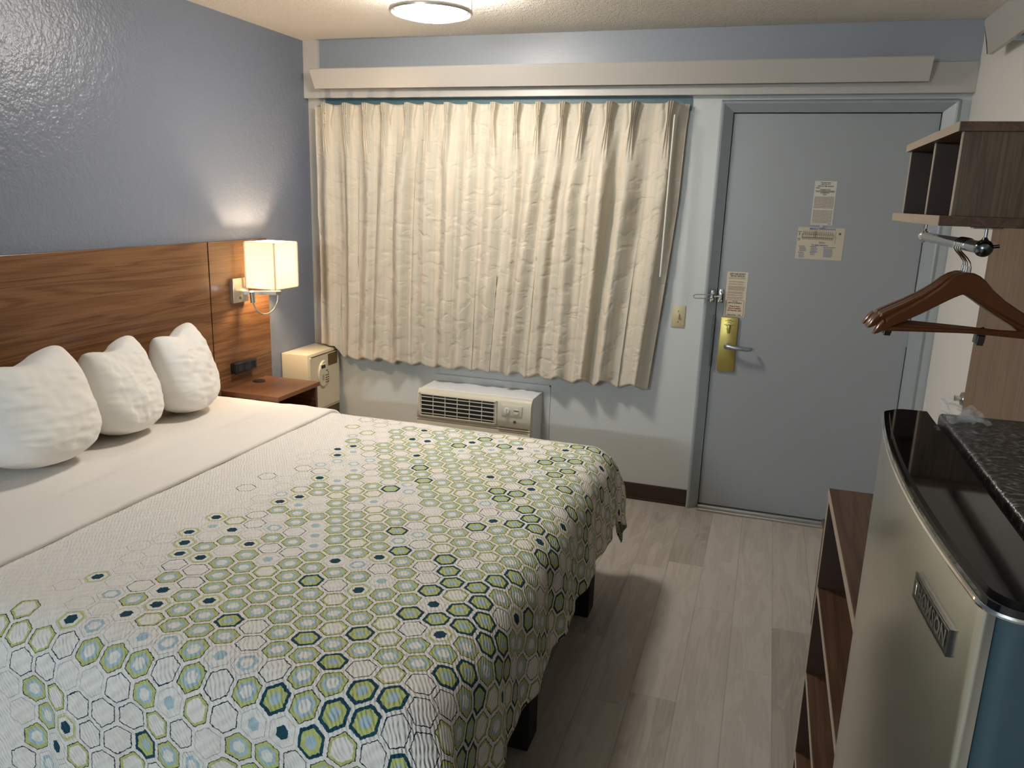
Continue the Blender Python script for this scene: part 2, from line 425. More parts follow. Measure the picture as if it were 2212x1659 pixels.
# ================================================================== SETTING
XL, XR, YB, YF, H = -2.361, 1.02, -0.019, -7.0, 2.43
def struct(name, bm, mat, label, cat): return tag(obj(name, bm, mat), label, cat, None, 'structure')
b = new(); box(b, XL-.1, XR+.1, YF-.1, 0.15, -0.1, 0.0); struct('floor', b, 'floor', 'grey wood-look vinyl plank floor', 'floor')
b = new(); box(b, XL-.1, XR+.1, YF-.1, 0.15, H, H+.1); struct('ceiling', b, 'ceiling', 'off-white popcorn textured ceiling', 'ceiling')
b = new(); box(b, XL-.1, XL, YF-.1, 0.15, 0, H); struct('wall_left', b, 'wall_blue', 'glossy grey-blue accent wall behind the headboard', 'wall')
b = new(); box(b, XR, XR+.1, YF-.1, 0.15, 0, H); struct('wall_right', b, 'wall_white', 'off-white painted wall at the right of the door', 'wall')
b = new(); box(b, XL, XR, YF-.1, YF, 0, H); struct('wall_front', b, 'wall_white', 'off-white wall behind the viewer', 'wall')
b = new()
box(b, XL, -0.058, YB, 0.15, 0, H); box(b, 0.972, XR, YB, 0.15, 0, H); box(b, -0.058, 0.972, YB, 0.15, 2.108, H)
struct('wall_back', b, 'wall_pale', 'pale blue-grey wall with the curtain and the door', 'wall')
# soffit band above the curtain and the door, in two paints
b = new(); box(b, -2.256, XR, -0.067, YB, 2.257, H, 0.001); struct('trim_1', b, 'header_blue', 'pale blue band under the ceiling above the long white valance', 'trim')
b = new(); box(b, -2.256, XR, -0.069, YB, 2.127, 2.257, 0.002); struct('trim_2', b, 'trim_white', 'white board behind and below the long valance', 'trim')
b = new(); box(b, XL, -2.256, -0.068, YB, 2.127, H, 0.001); struct('trim_3', b, 'trim_white', 'white vertical strip in the ceiling corner by the accent wall', 'trim')
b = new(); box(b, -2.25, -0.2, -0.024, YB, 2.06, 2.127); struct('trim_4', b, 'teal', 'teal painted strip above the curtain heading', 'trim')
b = new(); box(b, XL, -2.27, -0.026, YB, 0.0, 2.127, 0.001); struct('trim_5', b, 'trim_white', 'cream painted strip left of the curtain', 'trim')
b = new(); box(b, -2.27, -0.062, -0.027, YB, 0.0, 0.094, 0.003); box(b, -2.27, -0.062, -0.034, -0.027, 0.0, 0.012, 0.002)
struct('baseboard_back', b, 'base', 'dark brown vinyl baseboard under the pale wall', 'baseboard')
b = new(); box(b, XL, XL+.008, YF, -0.03, 0, 0.094, 0.002); struct('baseboard_left', b, 'base', 'dark brown baseboard along the accent wall', 'baseboard')
b = new(); box(b, XR-.008, XR, YF, -0.03, 0, 0.094, 0.002); struct('baseboard_right', b, 'base', 'dark brown baseboard along the white wall', 'baseboard')

# slanted valance boxes
b = new()
prism(b, [(-0.069, 2.252), (-0.069, 2.262), (-0.170, 2.267), (-0.174, 2.262), (-0.122, 2.170), (-0.112, 2.170), (-0.160, 2.252)], 'x', -2.257, 0.822)
v = tag(obj('window_valance', b, 'trim_white'), 'long white slanted valance board above the curtain and door', 'valance')
for xa in (-2.257, 0.810):
    b = new(); prism(b, [(-0.069, 2.175), (-0.069, 2.252), (-0.160, 2.252), (-0.114, 2.175)], 'x', xa, xa+0.012); obj('end_board', b, 'trim_white', v)
b = new()
prism(b, [(1.02, 2.335), (1.02, 2.345), (0.932, 2.340), (0.928, 2.330), (0.945, 2.270), (0.960, 2.212), (0.975, 2.212), (0.960, 2.272), (0.944, 2.332)], 'y', -0.5, -4.2)
v = tag(obj('wall_valance', b, 'trim_white'), 'white slanted valance board high on the right wall', 'valance')
b = new(); tube(b, [(0.930, -0.497, 2.334), (0.940, -0.496, 2.290), (0.948, -0.496, 2.255), (0.957, -0.497, 2.214)], 0.0018, 6)  # thin black line laid along the end profile
obj('edge_line', b, 'black', v, True, 'thin black line along the valance end')
b = new(); box(b, 0.965, XR, -0.86, -0.845, 2.20, 2.335); obj('bracket', b, 'frame', v, label='grey bracket')

# ================================================================== DOOR
door = thing('door_1', 'grey steel entrance door closed in its grey frame', 'door', (0.457, 0, 0), None, 'structure')
b = new(); box(b, 0.003, 0.911, 0.0, 0.045, 0.022, 2.048, 0.0015); obj('door_panel', b, 'door', door)
b = new()
prof = [(0.062, YB+.001), (0.060, -0.046), (0.052, -0.052), (0.044, -0.050), (0.0, -0.012), (0.0, 0.05), (0.062, 0.05)]   # (outward, y)
st = [lambda o: (-o, 0.0), lambda o: (-o, 2.052+o*0.85), lambda o: (0.914+o*1.0, 2.052+o*0.85), lambda o: (0.914+o, 0.0)]
rings = [[b.verts.new((f(o)[0], y, f(o)[1])) for o, y in prof] for f in st]
n = len(prof)
for A, B in zip(rings, rings[1:]):
    for i in range(n): b.faces.new((A[i], A[(i+1) % n], B[(i+1) % n], B[i]))
b.faces.new(rings[0]); b.faces.new(rings[-1][::-1]); bmesh.ops.recalc_face_normals(b, faces=b.faces[:])
obj('door_frame', b, 'frame', door)
b = new(); box(b, -0.0, 0.914, 0.046, 0.05, 0.0, 2.052); obj('door_stop', b, 'black', door)
for z in (1.01, 0.25, 1.80):
    b = new(); cyl(b, (0.920, -0.012, z-0.042), (0.920, -0.012, z+0.042), 0.0065, 12); box(b, 0.9, 0.935, -0.004, 0.0, z-.04, z+.04)
    obj('hinge', b, 'frame', door, True)
b = new(); cyl(b, (0.46, 0.0, 1.526), (0.46, -0.008, 1.526), 0.009, 16); cyl(b, (0.46, -0.008, 1.526), (0.46, -0.010, 1.526), 0.006, 16)
obj('peephole', b, 'chrome', door, True, 'small bright peephole')
# lock
b = new(); box(b, 0.031, 0.120, -0.014, 0.0, 0.770, 1.054, 0.005); lock = obj('lock_plate', b, 'brass', door, True, 'long worn brass lock plate')
b = new(); cyl(b, (0.075, -0.012, 0.993), (0.075, -0.020, 0.993), 0.012, 20); box(b, 0.069, 0.081, -0.036, -0.018, 0.972, 1.016, 0.004); obj('thumb_turn', b, 'brass', lock, True)
b = new(); cyl(b, (0.073, -0.012, 0.907), (0.073, -0.034, 0.907), 0.014, 24)
tube(b, [(0.073, -0.034, 0.907), (0.073, -0.050, 0.907), (0.082, -0.058, 0.907), (0.12, -0.062, 0.905), (0.165, -0.064, 0.902), (0.178, -0.058, 0.901), (0.190, -0.045, 0.900), (0.193, -0.030, 0.900)],
     [0.013, 0.013, 0.0125, 0.0105, 0.0095, 0.0095, 0.009, 0.0085], 14)
obj('lever_handle', b, 'pewter', lock, True, 'pewter lever handle', 50)
b = new()
for i, (w, z) in enumerate(((0.020, 1.040), (0.040, 1.034), (0.048, 1.015), (0.030, 1.009))):
    x = 0.075-w/2
    while x < 0.075+w/2:
        l = random.uniform(.004, .009); box(b, x, min(x+l, 0.075+w/2), -0.0146, -0.0139, z-0.0016, z+0.0016); x += l+0.0015
tube(b, [(0.064+0.022*k/8, -0.0145, 1.023+0.004*math.sin(PI*k/8)) for k in range(9)], 0.0011, 6)
obj('lock_lettering', b, 'ink', lock, label='tiny black directions with a curved arrow')
# swing-bar latch
b = new(); box(b, -0.030, -0.010, -0.052, -0.030, 1.128, 1.192, 0.004); cyl(b, (-0.020, -0.056, 1.145), (-0.020, -0.046, 1.145), .007, 12); cyl(b, (-0.020, -0.056, 1.176), (-0.020, -0.046, 1.176), .007, 12)
lt = obj('latch_keeper', b, 'chrome', door, True, 'chrome latch plate on the frame')
b = new(); tube(b, [(-0.020, -0.060, 1.168), (-0.100, -0.072, 1.166), (-0.109, -0.073, 1.161), (-0.111, -0.073, 1.156), (-0.109, -0.073, 1.151), (-0.100, -0.072, 1.146), (-0.020, -0.060, 1.149)], 0.0028, 8)
obj('swing_bar', b, 'chrome', lt, True)
b = new(); box(b, 0.008, 0.034, -0.008, 0.0, 1.122, 1.196, 0.004); tube(b, [(0.022, -0.008, 1.16), (0.020, -0.030, 1.16), (0.005, -0.040, 1.16), (-0.012, -0.048, 1.158)], 0.005, 10); sphere(b, (0.022, -0.012, 1.135), 0.007, 12); sphere(b, (0.022, -0.012, 1.182), 0.007, 12)
obj('latch_post', b, 'chrome', door, True, 'chrome latch ball post on the door')
b = new(); box(b, -0.006, 0.003, -0.022, -0.012, 0.79, 1.06, 0.002); obj('strike_guard', b, 'dark_steel', door, label='dark worn strip in the door gap')
b = new(); box(b, 0.0, 0.914, -0.060, 0.05, 0.0, 0.014, 0.004); box(b, 0.0, 0.914, -0.022, 0.01, 0.012, 0.020, 0.002)
struct('trim_6', b, 'nickel', 'metal threshold under the entrance door', 'threshold')

# ------------------------------------------------------------------ notices on the door
def to_door(x, z, y=-0.0016): return Matrix.Translation((x, y, z)) @ Matrix.Rotation(PI/2, 4, 'X')
def bars(b, x0, x1, z0, z1, lh, y=-0.0016, fill=0.55, wl=(0.003, 0.010), ragged=0.0):
    z = z1
    while z - lh*fill >= z0:
        x = x0; xe = x1 - random.uniform(0, ragged)
        while x < xe-0.001:
            l = random.uniform(*wl); e = min(x+l, xe)
            q = [b.verts.new((xx, y, zz)) for xx, zz in ((x, z-lh*fill), (e, z-lh*fill), (e, z), (x, z))]; b.faces.new(q)
            x = e + 0.0012
        z -= lh
def rect(b, x0, x1, z0, z1, w, y=-0.0017):
    for a in ((x0, x1, z0, z0+w), (x0, x1, z1-w, z1), (x0, x0+w, z0, z1), (x1-w, x1, z0, z1)):
        q = [b.verts.new(p) for p in ((a[0], y, a[2]), (a[1], y, a[2]), (a[1], y, a[3]), (a[0], y, a[3]))]; b.faces.new(q)
def sheet_obj(name, mat, x0, x1, z0, z1, label, cat, bev=0.0):
    t = thing(name, label, cat, ((x0+x1)/2, 0, z0))
    b = new(); box(b, x0, x1, -0.0012, -0.0001, z0, z1); obj('paper_sheet', b, mat, t)
    return t
t = sheet_obj('rate_notice', 'paper_pale', 0.409, 0.508, 1.533, 1.740, 'tall pale printed notice above the peephole on the door', 'notice')
def line(name, parent, body, size, x, z, w, mat='ink', bold=0.0003):
    b = new(); put_text(b, body, size, to_door(x, z), w, bold); return obj(name, b, mat, parent)
def block(name, parent, mat, *a, **k):
    b = new(); bars(b, *a, **k); o = obj(name, b, mat, parent); o['kind'] = 'stuff'; return o
cx = 0.4585
for s_, sz, z, w in (('The maximum rate for', .0075, 1.7325, .046), ('this room is $', .0075, 1.725, .040), ('CHECK OUT TIME 11:00 NOON', .0085, 1.7155, .072), ('CONNECTICUT', .0085, 1.699, .047), ('AN ACT CONCERNING HOTELKEEPERS', .0075, 1.690, .084), ('IN CONNECTICUT', .0075, 1.684, .040), ('Chapter', .006, 1.6765, .018)):
    line('headline', t, s_, sz, cx, z, w, bold=.0002)
line('headline', t, 'Notice', .007, 0.424, 1.7075, .018, bold=.0002)
b = new(); b.faces.new([b.verts.new(p) for p in ((0.414, -.0016, 1.6945), (0.503, -.0016, 1.6945), (0.503, -.0016, 1.6955), (0.414, -.0016, 1.6955))]); obj('rule_line', b, 'ink', t)
block('small_print', t, 'ink_brown', 0.415, 0.503, 1.609, 1.667, 0.0038, fill=.45); block('small_print', t, 'ink_brown', 0.415, 0.503, 1.541, 1.604, 0.0038, fill=.45); block('small_print', t, 'ink_brown', 0.488, 0.500, 1.535, 1.539, .005)
t = sheet_obj('evacuation_plan', 'paper_tan', 0.356, 0.570, 1.367, 1.521, 'wide buff evacuation plan sheet below the peephole', 'notice')
line('plan_title', t, 'EMERGENCY EVACUATION ROUTE', .0115, 0.468, 1.5135, .118, 'ink_blue', .0004)
line('instruction_title', t, 'Fire Safety Instructions', .0105, 0.463, 1.4365, .074, 'ink_blue', .0003)
b = new()
for k in range(15):
    x = 0.381 + k*0.0095; rect(b, x, x+.0010, 1.462, 1.5045, .0010)
for z in (1.464, 1.472, 1.484, 1.495): rect(b, 0.379, 0.521, z, z+.0010, .0010)
rect(b, 0.377, 0.523, 1.470, 1.490, .0016); obj('floor_plan', b, 'ink_brown', t, label='brown line floor plan')
b = new(); rect(b, 0.530, 0.5312, 1.447, 1.502, .0011); obj('side_line', b, 'ink_brown', t)
b = new(); rect(b, 0.4585, 0.460, 1.444, 1.456, .0014); obj('location_arrow', b, 'ink_brown', t)
block('plan_key', t, 'ink_brown', 0.462, 0.486, 1.444, 1.452, .003)
b = new(); rect(b, 0.432, 0.436, 1.474, 1.504, .0008); obj('route_marking', b, 'ink_red', t, label='red route marking on the plan')
b = new(); rect(b, 0.439, 0.444, 1.470, 1.505, .0010); obj('route_marking', b, 'ink_red', t, label='broad red route marking on the plan')
for x0, x1, z0, z1 in ((0.372, 0.406, 1.401, 1.424), (0.372, 0.402, 1.374, 1.394), (0.424, 0.456, 1.406, 1.426), (0.424, 0.448, 1.386, 1.400), (0.484, 0.530, 1.380, 1.422)): block('instruction_print', t, 'ink_blue', x0, x1, z0, z1, .0036, ragged=.008, fill=.5)
for x0, x1, z in ((0.367, 0.396, 1.430), (0.367, 0.394, 1.399), (0.421, 0.450, 1.430), (0.421, 0.460, 1.404), (0.480, 0.536, 1.428)): block('instruction_heading', t, 'ink', x0, x1, z-.003, z, .0036)
for a in ((0.364, 0.367, 1.482, 1.492, .0015), (0.359, 0.373, 1.497, 1.499, .001), (0.361, 0.370, 1.456, 1.467, .0015)):
    b = new(); rect(b, *a); obj('plan_symbol', b, 'ink', t)
b = new(); cyl(b, (0.549, -.0012, 1.494), (0.549, -.0017, 1.494), .006, 16); obj('round_seal', b, 'ink_blue', t)
t = sheet_obj('safety_card', 'paper', 0.042, 0.144, 1.056, 1.285, 'tall cream safety card above the brass lock on the door', 'notice')
for a in (('SAFETY AND SECURITY', .0125, 0.093, 1.274, .078), ('TIPS FOR TRAVELERS', .0125, 0.093, 1.263, .072)): line('card_title', t, *a)
for a in (('For Your', .0085, 0.093, 1.1355, .025), ('SAFETY & CONVENIENCE', .0095, 0.093, 1.127, .068), ('Check Out Time   11 A.M.', .0080, 0.093, 1.0665, .066)): line('reminder_line', t, *a)
for x0, z0, z1 in ((0.050, 1.246, 1.255), (0.054, 1.231, 1.238), (0.054, 1.219, 1.226), (0.052, 1.190, 1.213), (0.052, 1.175, 1.185), (0.050, 1.164, 1.170), (0.050, 1.147, 1.158)): block('card_print', t, 'ink_brown', x0, 0.136, z0, z1, .0040, fill=.45, ragged=.01)
for a in (('When in Room', .0105, 0.093, 1.110, .052), ('Engage Deadbolt', .0105, 0.093, 1.0995, .060), ('and Security Latch', .0105, 0.093, 1.089, .068)): line('red_line', t, *a, mat='ink_red', bold=.0004)
b = new()
pts = []
for cx_, cz_, a0 in ((0.132, 1.137, 0), (0.054, 1.137, 90), (0.054, 1.0655, 180), (0.132, 1.0655, 270)):
    for k in range(4): a = math.radians(a0+30*k); pts.append((cx_+.005*math.cos(a), -0.0016, cz_+.005*math.sin(a)))
tube(b, pts, 0.0008, 6, True)
obj('red_box', b, 'ink_red', t, label='red rounded box outline')

# light switch
t = thing('light_switch', 'ivory toggle light switch plate between the curtain and the door', 'switch', (-0.184, YB, 0.98))
b = new(); box(b, -0.219, -0.149, YB-.006, YB, 0.982, 1.098, 0.003); obj('switch_plate', b, 'ivory', t, True)
b = new(); box(b, -0.190, -0.178, YB-.018, YB-.005, 1.034, 1.054, 0.002); obj('toggle', b, 'ivory', t)
for z in (1.012, 1.068):
    b = new(); cyl(b, (-0.184, YB-.0055, z), (-0.184, YB-.0072, z), 0.003, 10); obj('plate_screw', b, 'bronze', t)

# ================================================================== CURTAIN
pl_px = [705, 757, 805, 850, 905, 950, 995, 1048, 1097, 1147, 1193, 1243, 1285, 1337, 1385, 1455]
def px2x(px): return -2.272 + (px-680)/(1485-680)*2.057
# perspective: image columns compress slightly to the left, correct with a mild quadratic
PX = [px2x(p) for p in pl_px]
XA, XB, ZT, ZBm = -2.285, -0.208, 2.092, 0.655
DEEP = [(px2x(905)+.035, 0.022, 0.0), (px2x(1385)-.055, 0.034, -0.02), (px2x(757)-.03, 0.018, .01), (px2x(1147)+.04, .02, 0.0), (px2x(1243)+.03, .018, -.01)]
def build_curtain():
    bm = new(); uvl = bm.loops.layers.uv.new('UVMap')
    nu, nv = 1250, 110
    rnd = random.Random(3)
    ph = [rnd.uniform(-.25, .25) for _ in PX]; amp = [rnd.uniform(.55, 1.2) for _ in PX]
    amp[13] = amp[14] = 1.5; amp[4] = 1.3
    grid = []
    for j in range(nv+1):
        v = j/nv; hgt = v*(ZT-ZBm); row = []
        for i in range(nu+1):
            x = XA + (XB-XA)*i/nu
            # nearest pleat and the neighbour span
            k = min(range(len(PX)), key=lambda q: abs(PX[q]-x)); dx = x-PX[k]
            if x < PX[0]: span = 0.13; 
            elif x > PX[-1]: span = 0.13
            else:
                kk = k if dx >= 0 else k-1; kk = max(0, min(len(PX)-2, kk)); span = PX[kk+1]-PX[kk]
            f = dx/span                                # -.5 .. .5
            wv = min(1.0, max(0.0, (hgt-0.11)/0.35))
            A = (0.012*(1-wv) + 0.040*wv*amp[k])
            drift = ph[k]*wv*0.6 + 0.10*math.sin(2.1*hgt+k*1.7)*wv
            y = -0.078 - A*(0.5+0.5*math.cos(2*PI*(f+drift)))
            # a few valleys run deeper than the rest
            for xv, dv, sv in DEEP:
                q = (x - xv - sv*hgt)/0.017; y += dv*wv*math.exp(-q*q)
            # pinch pleats: three fingers, tied 85 mm below the top edge, opening below
            if hgt < 0.30:
                tie = min(1.0, hgt/0.085)
                w_ = 0.0125-0.0060*tie if hgt < 0.085 else 0.0065+0.055*(hgt-0.085)
                dep = 0.034 if hgt < 0.085 else 0.034*max(0.0, 1-(hgt-0.085)/0.20)
                fg = sum(math.exp(-((dx-q*w_)/(0.42*w_))**2) for q in (-1, 0, 1))
                y -= dep*min(1.0, fg)
                gr = 0.012 if hgt < 0.085 else 0.012*max(0.0, 1-(hgt-0.085)/0.10)
                y += gr*math.exp(-((abs(dx)-2.6*w_)/(0.010))**2)
            edge = max(0.0, (x-PX[-1]-0.02)/0.06)
            if edge > 0: y = y*(1-min(1, edge)) + (-0.045-0.02*v)*min(1, edge)
            yv = noise.noise(Vector((x*5, hgt*3.1, 1.3)))*0.010*wv + noise.noise(Vector((x*14+hgt*6, hgt*9-x*4, 4.0)))*0.0045*wv
            sway = 0.016*wv*math.sin(1.3*hgt + k*0.9)
            xs = x + sway - (x-XA)/(XB-XA)*0.10*v + -0.008*v
            z = ZT - hgt + (0.008*math.exp(-(dx/0.03)**2) - 0.004)*(1-v)
            if v > 0.9: z += 0.014*(v-0.9)*10*math.cos(2*PI*f)*amp[k] + 0.006*noise.noise(Vector((x*9, 0, 7)))
            if xs < -2.13 and z < 0.720: z = max(z, 0.720 - max(0.0, (xs+2.178)/0.048)*0.075)
            row.append(bm.verts.new((xs, min(y+yv, -0.034), z)))
        grid.append(row)
    for j in range(nv):
        for i in range(nu):
            fc = bm.faces.new((grid[j][i], grid[j+1][i], grid[j+1][i+1], grid[j][i+1]))
            for lp, (a, c) in zip(fc.loops, ((i, j), (i, j+1), (i+1, j+1), (i+1, j))):
                lp[uvl].uv = (a/nu*3.4, c/nv*1.44)
    return bm
cur = thing('curtain', 'closed cream pinch-pleated curtain with faint vertical stripes', 'curtain', (-1.25, -0.08, 0.66))
o = obj('curtain_cloth', build_curtain(), 'curtain', cur, 'all')
md = o.modifiers.new('thickness', 'SOLIDIFY'); md.thickness = 0.0015
b = new(); tube(b, [(-0.268, -0.128, 2.03), (-0.272, -0.135, 1.75), (-0.278, -0.142, 1.25)], 0.0045, 8); obj('draw_wand', b, 'white_plastic', cur, True, 'thin white draw wand')
b = new(); box(b, -2.24, -0.30, -0.060, -0.036, 2.076, 2.088, 0.002)
for x in (-2.2, -1.3, -0.34): box(b, x, x+.02, -0.04, YB, 2.078, 2.086)
tag(obj('curtain_rail', b, 'white_plastic'), 'white curtain rail hidden behind the curtain heading', 'curtain rail')

# ================================================================== AIR CONDITIONER
ac = thing('air_conditioner', 'cream wall air conditioner under the curtain with louvre grille', 'air conditioner', (-1.23, -0.14, 0.06))
b = new(); box(b, -1.56, -0.90, -0.215, YB, 0.08, 0.558, 0.003); obj('sleeve', b, 'ac_white', ac, label='white metal wall sleeve')
b = new(); box(b, -1.50, -0.96, -0.19, -0.05, 0.0, 0.08); obj('support_foot', b, 'ac_white', ac)
b = new()
fx0, fx1 = -1.565, -0.897
prof = [(-0.213, 0.552), (-0.222, 0.556), (-0.236, 0.552), (-0.248, 0.538), (-0.256, 0.515), (-0.262, 0.400), (-0.258, 0.393), (-0.262, 0.386), (-0.258, 0.379), (-0.262, 0.372), (-0.262, 0.10), (-0.213, 0.10)]
prism(b, prof, 'x', fx0, fx1)
fas = obj('front_cover', b, 'ac', ac, True, 'cream front cover')
b = new(); box(b, -1.540, -1.098, -0.2628, -0.250, 0.412, 0.532); obj('grille_opening', b, 'black', fas, label='dark grille opening')
b = new()
for k in range(5):
    z = 0.424 + k*0.0235; box(b, -1.541, -1.097, -0.2668, -0.261, z-.0024, z+.0024)
for k in range(7):
    x = -1.538 + k*0.0725; box(b, x-.002, x+.002, -0.2655, -0.261, 0.412, 0.532)
obj('grille_slats', b, 'ac', fas)
b = new(); rect_w = 0.007
box(b, -1.552, -1.088, -0.269, -0.254, 0.530, 0.537, 0.002); box(b, -1.552, -1.088, -0.269, -0.256, 0.405, 0.413, 0.002); box(b, -1.552, -1.541, -0.269, -0.255, 0.405, 0.537, 0.002); box(b, -1.098, -1.088, -0.269, -0.255, 0.405, 0.537, 0.002)
obj('grille_frame', b, 'ac', fas)
b = new(); box(b, -1.062, -0.944, -0.2645, -0.252, 0.462, 0.522, 0.004); pn = obj('control_panel', b, 'ac', fas, True)
b = new(); cyl(b, (-1.030, -0.264, 0.493), (-1.030, -0.276, 0.493), 0.017, 24, 0.015); box(b, -1.034, -1.027, -0.283, -0.275, 0.478, 0.508, 0.001); obj('dial', b, 'white_plastic', pn, True)
b = new(); cyl(b, (-0.976, -0.264, 0.492), (-0.976, -0.270, 0.492), 0.015, 24); obj('dial', b, 'white_plastic', pn, True)
b = new(); box(b, -0.990, -0.962, -0.2715, -0.268, 0.494, 0.500); obj('dial_mark', b, 'bronze', pn)
b = new(); box(b, -1.552, -1.088, -0.2635, -0.25, 0.347, 0.355); obj('air_slot', b, 'black', fas)
b = new(); cyl(b, (-0.985, -0.260, 0.432), (-0.985, -0.2640, 0.432), 0.008, 18); obj('emblem', b, 'bronze', fas)
b = new()
for z in (0.372, 0.384, 0.396): box(b, -1.075, -0.91, -0.2632, -0.26, z, z+.0015)
obj('groove_lines', b, 'bronze', fas)
b = new()
for a in ((-1.555, -0.855, 0.590, 0.597), (-0.862, -0.855, 0.10, 0.597)): box(b, a[0], a[1], YB-.006, YB, a[2], a[3])
tag(obj('wall_sleeve_trim', b, 'wall_pale'), 'thin painted trim on the wall around the air conditioner', 'trim')

# ================================================================== HEADBOARD, NIGHTSTAND, SAFE
hb = thing('headboard', 'wide walnut laminate wall headboard in two panels', 'headboard', (-2.346, -1.75, 0.02))
b = new(); box(b, XL+.0015, -2.331, -2.97, -0.990, 0.02, 1.362, 0.0015); obj('main_panel', b, 'walnut', hb)
b = new(); box(b, XL+.0015, -2.331, -0.983, -0.515, 0.02, 1.362, 0.0015); obj('side_panel', b, 'walnut', hb)
b = new(); box(b, XL+.0015, -2.345, -0.991, -0.982, 0.02, 1.36); obj('joint_strip', b, 'black', hb)
ot = thing('power_outlet', 'black power outlet module on the headboard above the nightstand', 'outlet', (-2.325, -0.78, 0.69))
b = new(); box(b, -2.331, -2.296, -0.868, -0.692, 0.690, 0.745, 0.005); obj('housing', b, 'black', ot, True)
b = new()
for k in range(3):
    y = -0.835 + k*0.055; box(b, -2.2962, -2.2945, y-.018, y+.018, 0.700, 0.735, 0.001)
obj('socket_faces', b, 'black_gloss', ot)

ns = thing('nightstand', 'open walnut nightstand between the bed and the safe', 'nightstand', (-2.16, -0.76, 0))
nx0, nx1, ny0, ny1 = -2.331, -1.995, -0.950, -0.57
b = new(); box(b, nx0, nx1, ny0, ny1, 0.598, 0.620, 0.001); obj('top', b, 'walnut_top', ns)
for y in (ny0+.006, ny1-.024): b = new(); box(b, nx0, nx1-.012, y, y+.018, 0.0, 0.598); obj('side_panel', b, 'walnut_x', ns)
b = new(); box(b, nx0, nx0+.012, ny0+.024, ny1-.024, 0.10, 0.598); obj('back_panel', b, 'inner', ns)
for z in (0.08, 0.34): b = new(); box(b, nx0+.012, nx1-.014, ny0+.024, ny1-.024, z, z+.018); obj('shelf', b, 'walnut_x', ns)
b = new(); lathe(b, -2.285, -0.70, [(0, .627), (.028, .627), (.033, .6245), (.034, .6201), (0, .6201)], 32)
tag(obj('charging_puck', b, 'black', None, True), 'round black charging puck on the nightstand top', 'charger')

sf = thing('safe', 'cream electronic safe in the corner behind the nightstand', 'safe', (-2.27, -0.21, 0.36))
sx = -2.186
b = new(); box(b, XL+.003, sx, -0.385, -0.035, 0.355, 0.712, 0.006); obj('body', b, 'cream', sf, True)
b = new(); box(b, sx-.004, sx+.004, -0.368, -0.052, 0.372, 0.690, 0.003); dr = obj('door', b, 'cream', sf)
b = new(); box(b, sx, sx+.0045, -0.352, -0.05, 0.690, 0.695); obj('door_gap', b, 'bronze', sf)
b = new()
t_ = bmesh.new(); bmesh.ops.create_cone(t_, cap_ends=True, segments=40, radius1=1, radius2=0.94, depth=1)
mt = Matrix.Translation((sx+.008, -0.235, 0.578)) @ Matrix.Rotation(math.radians(-8), 4, 'X') @ Matrix.Diagonal((0.012, 0.056, 0.080, 1)) @ Matrix.Rotation(PI/2, 4, 'Y'); merge(b, t_, mt)
kp = obj('keypad', b, 'cream', sf, True, 'oval keypad')
b = new(); box(b, sx+.0125, sx+.0160, -0.276, -0.216, 0.606, 0.638, 0.001); scr = obj('display_frame', b, 'white_plastic', kp)
b = new(); box(b, sx+.0155, sx+.0167, -0.268, -0.224, 0.612, 0.632); obj('display', b, 'lcd', kp)
for r_ in range(4):
    for c_ in range(3):
        y, z = -0.218+c_*.014, 0.566-r_*.014; b = new(); cyl(b, (sx+.0125, y, z), (sx+.0160, y, z), .0042, 10); obj('button', b, 'bronze', kp)
b = new(); box(b, sx+.0125, sx+.0150, -0.214, -0.194, .590, .595); obj('keypad_mark', b, 'ink', kp)
b = new(); box(b, sx+.0125, sx+.0150, -0.196, -0.188, .576, .582); obj('indicator_dot', b, 'ink', kp)
for z in (.570, .562, .556, .548, .541): b = new(); box(b, sx+.0125, sx+.0147, -0.256, -0.236, z, z+.002); obj('key_legend', b, 'ink', kp)
b = new(); box(b, sx+.003, sx+.005, -0.175, -0.072, 0.612, 0.684, 0.001); obj('instruction_plate', b, 'bronze', sf, label='brown metal plate')
b = new(); box(b, XL+.003, sx-.005, -0.38, -0.04, 0.0, 0.355); tag(obj('safe_stand', b, 'dark_wood'), 'low stand under the cream safe', 'stand')

# ================================================================== SCONCE
sc = thing('wall_lamp', 'lit wall lamp with square linen shade on the headboard side panel', 'lamp', (-2.331, -0.78, 1.05))
b = new(); box(b, -2.331, -2.306, -0.845, -0.725, 1.052, 1.176, 0.002); pl = obj('wall_plate', b, 'nickel', sc)
b = new(); box(b, -2.3065, -2.305, -0.800, -0.785, 1.068, 1.082); obj('rocker_switch', b, 'black', pl)
b = new(); prism(b, [(-2.306, -0.735), (-2.306, -0.765), (-2.165, -0.690), (-2.150, -0.665), (-2.175, -0.640)], 'z', 1.088, 1.106); obj('arm', b, 'nickel', sc)
b = new(); cyl(b, (-2.207, -0.657, 1.1), (-2.207, -0.657, 1.165), 0.014, 16); obj('lamp_holder', b, 'nickel', sc, True)
b = new(); sphere(b, (-2.207, -0.657, 1.235), 0.03, 16, (1, 1, 1.25)); obj('bulb', b, 'bulb', sc, True)
def square_tube(b, x0, x1, y0, y1, z0, z1, th=0.0):
    vs = [[b.verts.new((x, y, z)) for x, y in ((x0, y0), (x1, y0), (x1, y1), (x0, y1))] for z in (z0, z1)]
    for k in range(4): b.faces.new((vs[0][k], vs[0][(k+1) % 4], vs[1][(k+1) % 4], vs[1][k]))
b = new(); square_tube(b, -2.295, -2.120, -0.757, -0.557, 1.122, 1.356); sh = obj('lamp_shade', b, 'shade', sc)
sh.modifiers.new('thickness', 'SOLIDIFY').thickness = 0.0012
